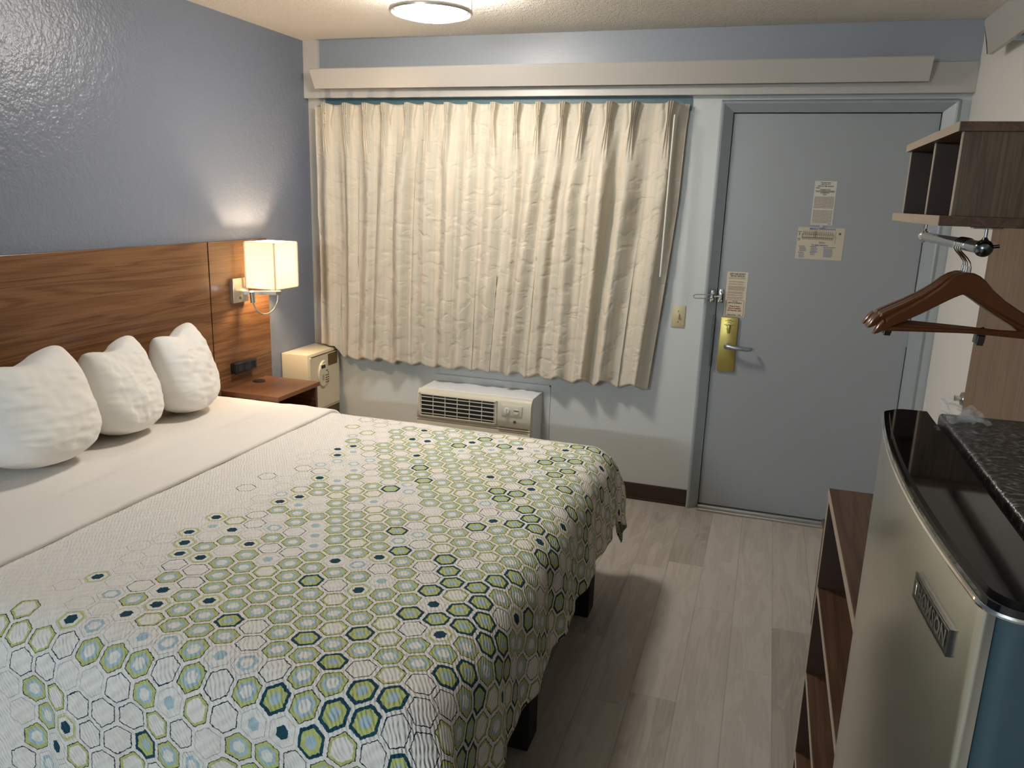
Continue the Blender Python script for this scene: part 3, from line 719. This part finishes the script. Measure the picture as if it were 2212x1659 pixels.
for z in (1.122, 1.3535):
    b = new()
    for a in ((-2.2962, -2.1188, -0.7582, -0.7562), (-2.2962, -2.1188, -0.5578, -0.5558), (-2.2962, -2.2942, -0.7582, -0.5558), (-2.1208, -2.1188, -0.7582, -0.5558)): box(b, a[0], a[1], a[2], a[3], z, z+.004)
    obj('shade_trim', b, 'shade', sh)
for x, y in ((-2.295, -0.757), (-2.120, -0.757), (-2.295, -0.557), (-2.120, -0.557)):
    b = new(); box(b, x-.0035, x+.0035, y-.0035, y+.0035, 1.126, 1.3535); obj('corner_seam', b, 'shade', sh)
b = new(); tube(b, [(-2.168, -0.668, 1.092)] + [(-2.170-0.045*(k/14), -0.742+0.072*math.cos(PI*k/14), 1.060-0.066*math.sin(PI*k/14)) for k in range(15)] + [(-2.216, -0.815, 1.075)], 0.0042, 10)
gn = obj('reading_lamp_neck', b, 'nickel', sc, True, 'curved silver gooseneck')
b = new(); cyl(b, (-2.215, -0.815, 1.060), (-2.217, -0.817, 1.115), 0.0125, 20); hd = obj('reading_lamp_head', b, 'nickel', sc, True)
b = new(); cyl(b, (-2.217, -0.817, 1.115), (-2.217, -0.817, 1.118), 0.0095, 16); obj('light_emitter', b, 'led', hd)

# ================================================================== CEILING LAMP
LX, LY = -1.17, -0.99
cl = thing('ceiling_lamp', 'round flush ceiling lamp with nickel rings, switched on', 'lamp', (LX, LY, H))
b = new(); lathe(b, LX, LY, [(0, 2.4295), (.15, 2.4295), (.15, 2.412), (0, 2.412)], 48); obj('canopy', b, 'nickel', cl, True)
b = new(); lathe(b, LX, LY, [(.144, 2.412), (.147, 2.40), (.147, 2.345), (.140, 2.330), (.115, 2.318), (.07, 2.311), (0, 2.309)], 56); obj('glass_diffuser', b, 'glass_lamp', cl, 'all')
for z in (2.338, 2.398):
    b = new(); lathe(b, LX, LY, [(.160, z-.008), (.168, z-.008), (.170, z), (.168, z+.008), (.160, z+.008), (.160, z-.008)], 64); obj('metal_ring', b, 'nickel', cl, True)
for a in (20, 140, 260):
    x, y = LX+.163*math.cos(math.radians(a)), LY+.163*math.sin(math.radians(a))
    b = new(); cyl(b, (x, y, 2.335), (x, y, 2.4295), .004, 10); obj('post', b, 'nickel', cl, True)

# unseen lamp bar added behind the viewer to supply the cool light from there
vl = thing('rear_fill_lamp', 'added cool white fill lamp bar on the wall behind the viewer', 'lamp', (-1.7, YF, 1.95))
b = new(); box(b, -2.2, -1.2, YF, YF+.03, 1.93, 2.03, 0.004); obj('back_plate', b, 'nickel', vl)
b = new(); cyl(b, (-2.18, YF+.07, 1.98), (-1.22, YF+.07, 1.98), 0.045, 24); obj('glass_tube', b, 'rear_fill', vl, True)

# ================================================================== BED
bed = thing('bed', 'king size bed with white sheet against the walnut headboard', 'bed', (-1.3, -1.965, 0))
b = new(); box(b, -2.325, -0.30, -2.925, -1.005, 0.35, 0.600, 0.09, 6); obj('mattress', b, 'sheet', bed, True, 'mattress under a white sheet', 80)
b = new(); box(b, -2.32, -0.31, -2.90, -1.03, 0.19, 0.35, 0.01); obj('box_base', b, 'black_cloth', bed, label='dark cloth-covered bed base')
for x in (-2.22, -0.355):
    for y in (-1.32, -2.14, -2.82):
        b = new(); box(b, x-.05, x+.05, y-.05, y+.05, 0.0, 0.19, 0.004); obj('leg', b, 'black_cloth', bed)

def cloth(name, s0, s1, t0, t1, xf, y0, y1, R, z0, ns, ntt, mat, bumps, flare, ripple, label, cat, thick, uv0):
    """A flat sheet (s along x, t along y) laid over the bed edge xf and sides y0,y1; over-hang rolls round radius R then hangs."""
    bm = new(); uvl = bm.loops.layers.uv.new('UVMap'); G = []
    for i in range(ns+1):
        s = s0+(s1-s0)*i/ns; row = []
        for j in range(ntt+1):
            t = t0+(t1-t0)*j/ntt
            ox = max(0.0, s-xf); oy = (t-y1) if t > y1 else ((t-y0) if t < y0 else 0.0)
            d = math.hypot(ox, oy); bx, by = min(s, xf), min(max(t, y0), y1)
            z = z0 + bumps(s, t)
            if d > 1e-6:
                nx, ny = ox/d, oy/d
                if d < R*PI/2: out, dn = R*math.sin(d/R), R*(1-math.cos(d/R))
                else: out, dn = R + flare*(d-R*PI/2), R + (d-R*PI/2)
                fall = min(1.0, max(0.0, (d-R*0.8)/0.16))
                a = math.atan2(oy, ox)
                corner = abs(math.sin(2*a))
                rp = ripple*fall*(math.sin(t*19+1.0+s*2)*0.55 + math.sin(t*41+2.0)*0.25)*abs(nx) + ripple*fall*(math.sin(s*21)*0.6+math.sin(s*47+1)*0.25)*abs(ny)
                out += rp + corner*fall*0.045
                bx += nx*out; by += ny*out; z -= dn*(1-0.03*corner)
                z = z0 + bumps(s, t)*max(0, 1-d/R) - dn
            row.append(bm.verts.new((bx, by, z)))
        G.append(row)
    for i in range(ns):
        for j in range(ntt):
            f = bm.faces.new((G[i][j], G[i+1][j], G[i+1][j+1], G[i][j+1]))
            for lp, (a, c) in zip(f.loops, ((i, j), (i+1, j), (i+1, j+1), (i, j+1))):
                lp[uvl].uv = (s0+(s1-s0)*a/ns-uv0[0], t0+(t1-t0)*c/ntt-uv0[1])
    o = obj(name, bm, mat, None, 'all'); m_ = o.modifiers.new('thickness', 'SOLIDIFY'); m_.thickness = thick; m_.offset = -1
    return tag(o, label, cat)
def qb(s, t): return 0.004*noise.noise(Vector((s*3.1, t*2.7, 0.3))) + 0.003*noise.noise(Vector((s*9, t*8, 2)))
cloth('quilt', -1.70, -0.005, -3.42, -0.75, -0.398, -2.845, -1.100, 0.120, 0.622, 140, 200, 'quilt', qb, 0.10, 0.016,
      'white bedspread printed with green and blue hexagons over the bed', 'bedspread', 0.008, (-1.70, -3.30))
def sb(s, t): return 0.007*min(1, max(0, (s+1.90)/0.05)) - 0.004 + 0.006*noise.noise(Vector((s*2.4, t*2.0, 5.3))) + 0.004*math.sin((s+1.9)*9+t*1.2)*noise.noise(Vector((s*4, t*1.5, 9))) + 0.0035*noise.noise(Vector((s*16+t*2, t*5, 3)))
cloth('folded_sheet', -2.29, -1.615, -3.22, -0.82, 9.0, -2.843, -1.102, 0.132, 0.636, 40, 120, 'sheet', sb, 0.11, 0.004,
      'plain white top sheet folded down over the head of the bedspread', 'sheet', 0.014, (-2.29, -3.3))

# pillows
def pillow(name, cx, cy, W_, H_, T_, yawd, lean, seed, label, hem=None):
    bm = new(); n = 44; G = {}
    z0 = 0.637
    for side in (1, -1):
        for i in range(n+1):
            for j in range(n+1):
                u, v = -1+2*i/n, -1+2*j/n
                edge = (i in (0, n) or j in (0, n))
                if side == -1 and edge: continue
                th = max(0.0, (1-abs(u)**2.6))**0.45*max(0.0, (1-abs(v)**3.0))**0.45
                bul = 1-0.13*(1-u*u)*abs(v)**6 if v > 0 else 1-0.03*(1-u*u)*abs(v)**6
                kv = [(-1, .52), (-.8, .80), (-.5, .96), (-.1, 1.0), (.4, .95), (.8, .85), (1.01, .80)]
                for (va, wa), (vb, wb) in zip(kv, kv[1:]):
                    if va <= v <= vb: w = wa+(wb-wa)*(v-va)/(vb-va)
                y = u*W_/2*w; z = v*H_/2*bul + 0.035*u*u*max(0, -v)**3
                # chop at the top centre
                z -= 0.022*math.exp(-((u+0.10)/0.40)**2)*max(0, v)**4
                z += 0.020*u*max(0, v)**2; cn = abs(u)**5*max(0, v)**7; y *= 1-(0.10 if u > 0 else 0.03)*cn; z -= (0.026 if u > 0 else 0.012)*cn
                x = side*T_/2*th*(1.0-0.22*v)
                nz = Vector((u*1.7+seed, v*1.7, side*2.0))
                x += side*th*(0.015*noise.noise(nz*1.1) + 0.007*noise.noise(nz*3.0) + 0.009*noise.noise(Vector((u*2.4+seed, v*15+u*3, side))))
                x -= side*th*0.045*math.exp(-((u+0.1)/0.5)**2)*max(0, v)**2
                if hem is not None and side == 1 and hem[0] < u+0.1*v < hem[1]: x -= 0.0035
                if v < -0.55: z = max(z, -H_/2*0.93 - 0.002*noise.noise(nz))
                G[(side, i, j)] = bm.verts.new((x, y, z))
    for side in (1, -1):
        g = lambda i, j: G.get((side, i, j)) or G[(1, i, j)]
        for i in range(n):
            for j in range(n):
                q = (g(i, j), g(i+1, j), g(i+1, j+1), g(i, j+1)); bm.faces.new(q if side == 1 else q[::-1])
    mt = Matrix.Rotation(math.radians(yawd), 4, 'Z') @ Matrix.Rotation(math.radians(lean), 4, 'Y')
    bmesh.ops.transform(bm, matrix=mt, verts=bm.verts[:])
    zm = min(v.co.z for v in bm.verts)
    bmesh.ops.transform(bm, matrix=Matrix.Translation((cx, cy, z0-zm)), verts=bm.verts[:])
    bmesh.ops.recalc_face_normals(bm, faces=bm.faces[:])
    loc = (cx, cy, z0)
    me = bpy.data.meshes.new(name); bm.to_mesh(me); bm.free(); me.transform(Matrix.Translation((-cx, -cy, -z0)))
    me.materials.append(MT['pillow'])
    for p in me.polygons: p.use_smooth = True
    o = bpy.data.objects.new(name, me); COL.objects.link(o); o.location = loc
    o.modifiers.new('smooth', 'SUBSURF').levels = 1; o.modifiers['smooth'].render_levels = 1
    return tag(o, label, 'pillow', 'pillows against the headboard')
pillow('pillow', -2.175, -1.385, 0.335, 0.40, 0.21, 8, -13, 3.0, 'white pillow nearest the nightstand, propped against the headboard')
pillow('pillow', -2.175, -1.745, 0.355, 0.395, 0.22, 8, -13, 11.0, 'white pillow in the middle of the three, with a pillowcase hem band', (-0.55, -0.28))
pillow('pillow', -2.150, -2.150, 0.43, 0.42, 0.27, 4, -13, 21.0, 'largest white pillow, farthest from the lamp at the left picture edge')

# ================================================================== RIGHT SIDE
# wall panel behind the hanging rail
b = new(); box(b, 1.002, XR, -3.10, -0.822, 0.46, 1.70, 0.0015)
tag(obj('wall_panel', b, 'panel'), 'tall brown laminate panel on the right wall behind the hangers', 'panel')
# hanging shelf
SX, SY0, SY1, SZ0, SZ1 = 0.605, -2.165, -1.465, 1.586, 1.806
hs = thing('wall_shelf', 'dark walnut two-cubby shelf box above the hanging rail', 'shelf', (0.8, (SY0+SY1)/2, SZ0))
def board(name, x0, x1, y0, y1, z0, z1, par, mat='dark_wood', edge=None):
    b = new(); box(b, x0, x1, y0, y1, z0, z1, 0.0008); o = obj(name, b, mat, par)
    if edge:
        b = new(); box(b, x0-.0016, x0-.0002, y0, y1, z0, z1); obj('edge_strip', b, 'edge', o, label='pale edge strip')
    return o
board('top_board', SX-.012, 1.002, SY0-.008, SY1+.008, SZ1-.020, SZ1, hs, 'dark_wood_y', True)
board('bottom_board', SX-.024, 1.002, SY0-.008, SY1+.012, SZ0, SZ0+.022, hs, 'dark_wood_y', True)
board('end_panel', SX, 1.002, SY0, SY0+.018, SZ0+.022, SZ1-.02, hs, 'dark_wood', True)
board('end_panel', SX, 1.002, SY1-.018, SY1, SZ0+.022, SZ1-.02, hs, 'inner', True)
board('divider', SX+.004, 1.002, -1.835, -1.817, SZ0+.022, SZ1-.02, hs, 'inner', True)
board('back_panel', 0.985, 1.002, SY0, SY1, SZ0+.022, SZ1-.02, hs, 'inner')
for y in (-1.805, -1.495):
    for z in (SZ0+.030, SZ1-.045): b = new(); box(b, 0.72, 0.745, y, y+.012, z, z+.018); obj('corner_block', b, 'black', hs)

# rail
RX, RZ = 0.685, 1.540
rl = thing('hanging_rail', 'chrome hanging rail under the wall shelf', 'rail', (RX, -1.82, RZ))
b = new(); cyl(b, (RX, -2.125, RZ), (RX, -1.41, RZ), 0.0145, 24); obj('rod', b, 'chrome', rl, True)
for y, nm in ((-2.135, 0), (-1.405, 1)):
    b = new(); cyl(b, (RX, y, RZ+.012), (RX, y, SZ0-.003), 0.004, 12); cyl(b, (RX, y, RZ+.024), (RX, y, RZ+.010), 0.004, 14, 0.012); box(b, RX-.03, RX+.03, y-.012, y+.012, SZ0-.004, SZ0, .001)
    br = obj('bracket', b, 'chrome', rl, True)
    b = new(); sphere(b, (RX, y, RZ), 0.0195, 24, (1, 1, 1)); obj('end_cap', b, 'dark_steel' if nm == 0 else 'chrome', rl, 'all')
b = new(); cyl(b, (RX+.017, -2.137, RZ+.004), (RX+.030, -2.139, RZ+.006), 0.004, 12); obj('set_screw', b, 'dark_steel', rl, True)

# hangers
HW = 0.212; BX = 0.012; SXo = 0.014
def hanger_parts():
    """built round the origin: hook crown on the rod axis, shoulders along x"""
    ap = -0.064                                            # apex top below the rod axis
    top = [(0, 0), (.06, -.0015), (.13, -.008), (.20, -.019), (.30, -.041), (.45, -.066), (.62, -.088), (.78, -.107), (.865, -.118), (.875, -.128), (.895, -.128), (.905, -.122), (.95, -.132), (1.0, -.151)]
    bot = [(0, -.052), (.06, -.056), (.13, -.063), (.20, -.071), (.30, -.083), (.45, -.101), (.62, -.119), (.78, -.136), (.865, -.144), (.875, -.145), (.895, -.147), (.905, -.148), (.95, -.153), (1.0, -.157)]
    b = new(); rings = []
    sts = [(-s, t, q) for (s, t), (_, q) in zip(top[::-1], bot[::-1])][:-1] + [(s, t, q) for (s, t), (_, q) in zip(top, bot)]
    for s, t, q in sts:
        a = abs(s); th = 0.0065 + 0.004*a; fw = -0.016*a*a       # shoulders curve gently towards the front
        c = 0.003
        prof_ = [(-th, q+c), (-th+c, q), (th-c, q), (th, q+c), (th, t-c), (th-c, t), (-th+c, t), (-th, t-c)]
        if t-q < .008: prof_ = [(y*0.7, q+(z-q)*1.0) for y, z in prof_]
        rings.append([b.verts.new((BX+s*HW, y+fw, z+ap)) for y, z in prof_])
    for A, B in zip(rings, rings[1:]):
        for k in range(8): b.faces.new((A[k], A[(k+1) % 8], B[(k+1) % 8], B[k]))
    b.faces.new(rings[0]); b.faces.new(rings[-1]); bmesh.ops.recalc_face_normals(b, faces=b.faces[:])
    yield 'shoulder_bar', b, 'mahogany'
    b = new(); tube(b, [(BX-HW*.90, -0.013, ap-.143), (BX-HW*.5, -.006, ap-.143), (BX, -.002, ap-.143), (BX+HW*.5, -.006, ap-.143), (BX+HW*.90, -0.013, ap-.143)], 0.0062, 12)
    yield 'trouser_bar', b, 'mahogany'
    b = new()
    R = 0.0172
    pts = [(SXo, 0, ap-.004), (SXo, 0, ap+.016), (SXo-.002, 0, ap+.024), (SXo-.010, 0, ap+.034), (-.009, 0, ap+.046), (-R*.97, 0, -0.010)] + [(R*math.cos(math.radians(a)), 0, R*math.sin(math.radians(a))) for a in range(172, -12, -16)]
    tube(b, pts, 0.0016, 8); cyl(b, (SXo, 0, ap-.002), (SXo, 0, ap+.014), 0.0032, 10)
    yield 'hook', b, 'chrome'
def hanger_at(y, rotz, sway, label, dz, first=[None]):
    r = thing('clothes_hanger', label, 'hanger', (RX, y, RZ+dz), 'mahogany hangers on the chrome rail')
    if first[0] is None:
        for nm, bm, mat in hanger_parts():
            me = bpy.data.meshes.new(nm); bm.to_mesh(me); bm.free(); me.materials.append(MT[mat])
            for p in me.polygons: p.use_smooth = True
            me.set_sharp_from_angle(angle=math.radians(40))
            o = bpy.data.objects.new(nm, me); COL.objects.link(o); o.parent = r
        first[0] = r
    else:
        for ch in first[0].children:
            c = ch.copy(); COL.objects.link(c); c.parent = r
    r.rotation_euler = (0, sway, rotz)
    return r
hanger_at(-1.985, 0.26, 0.0, 'mahogany clothes hanger nearest the viewer, in front of the others', -0.001)
hanger_at(-1.963, 0.24, 0.055, 'mahogany clothes hanger second from the viewer, behind the front one', -0.001)
hanger_at(-1.942, 0.23, 0.060, 'mahogany clothes hanger third from the viewer, nearly hidden', -0.001)
h4 = hanger_at(-1.916, 0.17, 0.060, 'rear mahogany clothes hanger with metal trouser clips below its bar', -0.001)
def clip(x, lab):
    b = new(); box(b, x-.012, x+.012, -.012, .004, -0.240, -0.205, .002); box(b, x-.009, x+.009, -.016, -.010, -0.245, -0.219, .002); tube(b, [(x-.014, -.006, -.209), (x, -.012, -.198), (x+.014, -.006, -.209)], .0018, 6)
    me = bpy.data.meshes.new('trouser_clip'); b.to_mesh(me); b.free(); me.materials.append(MT['dark_steel'])
    o = bpy.data.objects.new('trouser_clip', me); COL.objects.link(o); o.parent = h4; o['label'] = lab
clip(-0.135, 'dark metal trouser clip'); clip(0.090, 'dark metal trouser clip')

# door bumper
b = new(); cyl(b, (XR, -0.736, 0.897), (XR-.007, -0.736, 0.897), 0.028, 28, 0.026); cyl(b, (XR-.007, -0.736, 0.897), (XR-.03, -0.736, 0.897), 0.010, 18, 0.012)
tag(obj('door_bumper', b, 'nickel', None, True), 'round metal door bumper on the right wall', 'door stop')

# luggage bench
bn = thing('luggage_bench', 'low walnut luggage bench behind the shelf cabinet near the door', 'bench', (0.77, -1.5, 0))
b = new(); box(b, 0.533, 1.0, -1.98, -1.075, 0.424, 0.444, .001); obj('top', b, 'dark_wood_y', bn)
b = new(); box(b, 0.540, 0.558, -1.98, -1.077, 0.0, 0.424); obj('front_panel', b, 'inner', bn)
b = new(); box(b, 0.558, 1.0, -1.095, -1.077, 0.0, 0.424); obj('end_panel', b, 'dark_wood', bn)
b = new(); box(b, 0.558, 1.0, -1.98, -1.962, 0.0, 0.424); obj('end_panel', b, 'dark_wood', bn)

# open shelf cabinet
cb = thing('shelf_cabinet', 'open walnut shelf cabinet with pale edges beside the fridge', 'cabinet', (0.72, -2.57, 0))
CX, CY0, CY1, CZ = 0.447, -3.14, -2.018, 0.894
board('top', CX, 1.0, CY0, CY1, CZ-.022, CZ, cb, 'dark_wood_y', True)
for z in (0.616, 0.354, 0.098): board('shelf', CX+.003, 0.985, CY0+.018, CY1-.018, z-.018, z, cb, 'dark_wood_y', True)
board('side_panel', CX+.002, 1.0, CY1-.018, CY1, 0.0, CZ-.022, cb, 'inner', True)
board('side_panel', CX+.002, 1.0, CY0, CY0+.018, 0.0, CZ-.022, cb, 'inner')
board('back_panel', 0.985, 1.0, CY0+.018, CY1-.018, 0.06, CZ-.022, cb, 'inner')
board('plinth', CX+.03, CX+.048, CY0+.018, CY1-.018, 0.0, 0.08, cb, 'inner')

# fridge stand + fridge
fs = thing('fridge_stand', 'dark walnut stand carrying the fridge', 'stand', (0.72, -3.42, 0))
board('top', 0.43, 1.0, -3.72, -3.145, 0.526, 0.548, fs, 'dark_wood_y', True)
board('side_panel', 0.44, 1.0, -3.165, -3.147, 0.0, 0.526, fs, 'inner'); board('side_panel', 0.44, 1.0, -3.718, -3.70, 0.0, 0.526, fs, 'inner')
board('back_panel', 0.98, 1.0, -3.70, -3.165, 0.0, 0.526, fs, 'inner')
FT, FB = 1.394, 0.562
fr = thing('refrigerator', 'steel-fronted compact refrigerator with black top at the right edge', 'refrigerator', (0.7, -3.41, 0.548))
for x in (0.50, 0.93):
    for y in (-3.62, -3.21):
        b = new(); cyl(b, (x, y, 0.548), (x, y, 0.566), .018, 14); obj('foot', b, 'black', fr)
b = new(); box(b, 0.436, 0.98, -3.640, -3.168, FB, FT-.024, 0.008); obj('body', b, 'fridge_side', fr, True)
b = new(); box(b, 0.434, 0.985, -3.645, -3.165, FT-.026, FT, 0.005, 3); obj('top_panel', b, 'granite', fr, True, 'black speckled top panel')
b = new(); box(b, 0.421, 0.437, -3.638, -3.174, FB+.01, FT-.012, 0.002); obj('door_gasket', b, 'black', fr)
def front_x(y):
    w = (y+3.636)/(3.636-3.175); return 0.378-0.0145*(1-(2*w-1)**2)
DY0, DY1, DR = -3.648, -3.163, 0.022
def door_curve(inset=0.0, full=True):
    """plan outline of the curved door, front corners rounded"""
    y0, y1 = DY0+inset, DY1-inset; pts = []
    xc0 = front_x(y0+DR)+inset
    for k in range(9):
        a = math.radians(90*k/8); pts.append((xc0+DR-DR*math.sin(a), y0+DR-DR*math.cos(a)))
    N = 24
    for k in range(1, N): 
        y = y0+DR+(y1-y0-2*DR)*k/N; pts.append((front_x(y)+inset, y))
    for k in range(9):
        a = math.radians(90*(8-k)/8); pts.append((xc0+DR-DR*math.sin(a), y1-DR+DR*math.cos(a)))
    return pts
def door_outline(inset=0.0): return [(0.422, DY0+inset)] + door_curve(inset) + [(0.422, DY1-inset)]
b = new(); prism(b, door_outline(0.0012), 'z', FB+.006, FT-.010); dr = obj('door', b, 'fridge_side', fr, True, None, 25)
b = new(); cv = door_curve(); A = [[b.verts.new((x, y, z)) for x, y in cv[4:-2]] for z in (FB+.008, FT-.010)]
for k in range(len(A[0])-1): b.faces.new((A[0][k], A[0][k+1], A[1][k+1], A[1][k]))
obj('door_skin', b, 'steel', dr, 'all', 'curved stainless steel door front')
b = new(); prism(b, door_outline(-0.0015), 'z', FT-.010, FT-.003); prism(b, door_outline(0.004), 'z', FT-.003, FT); cap = obj('door_cap', b, 'black_gloss', dr, True, 'glossy black door cap', 30)
b = new(); tube(b, [(x-.0012, y, FT-.0095) for x, y in door_outline()[1:-1]], 0.0022, 8); obj('trim_line', b, 'chrome', dr, True, 'bright rim line along the door cap')
b = new(); sphere(b, (0.425, -3.620, FT), 0.014, 18, (1.2, 1.2, .6)); obj('hinge_cover', b, 'black', fr, 'all')
# badge on the curved front
y_a, y_b, zc_ = -3.600, -3.513, 1.337
b = new(); nseg = 10; ringsb = []
for k in range(nseg+1):
    y = y_a+(y_b-y_a)*k/nseg; x = front_x(y)
    ringsb.append([b.verts.new((x+dx, y, zc_+dz)) for dx, dz in ((.001, -.0100), (-.0025, -.0100), (-.0025, .0100), (.001, .0100))])
for A, B in zip(ringsb, ringsb[1:]):
    for k in range(4): b.faces.new((A[k], A[(k+1) % 4], B[(k+1) % 4], B[k]))
b.faces.new(ringsb[0]); b.faces.new(ringsb[-1]); bmesh.ops.recalc_face_normals(b, faces=b.faces[:])
bd = obj('badge', b, 'black', dr, label='dark name badge on the fridge door')
me = text_mesh('THOMSON', 0.0175, 0.0003)
xs = [v.co.x for v in me.vertices]; kx = 0.078/(max(xs)-min(xs)); xm = (max(xs)+min(xs))/2
for v in me.vertices:
    y = (y_a+y_b)/2 - (v.co.x-xm)*kx; v.co = Vector((front_x(y)-0.0031, y, zc_+v.co.y))
b = new(); b.from_mesh(me); bpy.data.meshes.remove(me); obj('badge_lettering', b, 'chrome', bd, label='chrome lettering')
b = new()
for z0, z1 in ((zc_-.0100, zc_-.0088), (zc_+.0088, zc_+.0100)):
    rr = [[b.verts.new((front_x(y_a+(y_b-y_a)*k/8)-.0030, y_a+(y_b-y_a)*k/8, z)) for z in (z0, z1)] for k in range(9)]
    for A, B in zip(rr, rr[1:]): b.faces.new((A[0], A[1], B[1], B[0]))
obj('badge_rim', b, 'chrome', bd)
b = new(); box(b, 0.388, 0.415, -3.1635, -3.1605, 0.86, 1.03, .001); obj('door_handle_recess', b, 'black', dr, label='dark pull recess in the door edge')

# clear film left on the fridge top
b = new(); n_ = 16; G = []
for i in range(n_+1):
    row = []
    for j in range(n_+1):
        x = 0.432+0.045*i/n_; y = -3.222+0.062*j/n_
        z = FT+0.0015 + 0.020*abs(noise.noise(Vector((x*70, y*55, 2)))) + 0.012*(j/n_)**2*(1-i/n_)
        row.append(b.verts.new((x, y, z)))
    G.append(row)
for i in range(n_):
    for j in range(n_): b.faces.new((G[i][j], G[i+1][j], G[i+1][j+1], G[i][j+1]))
tag(obj('plastic_film', b, 'film', None, 'all'), 'crumpled scrap of clear plastic film on the fridge top corner', 'plastic film')
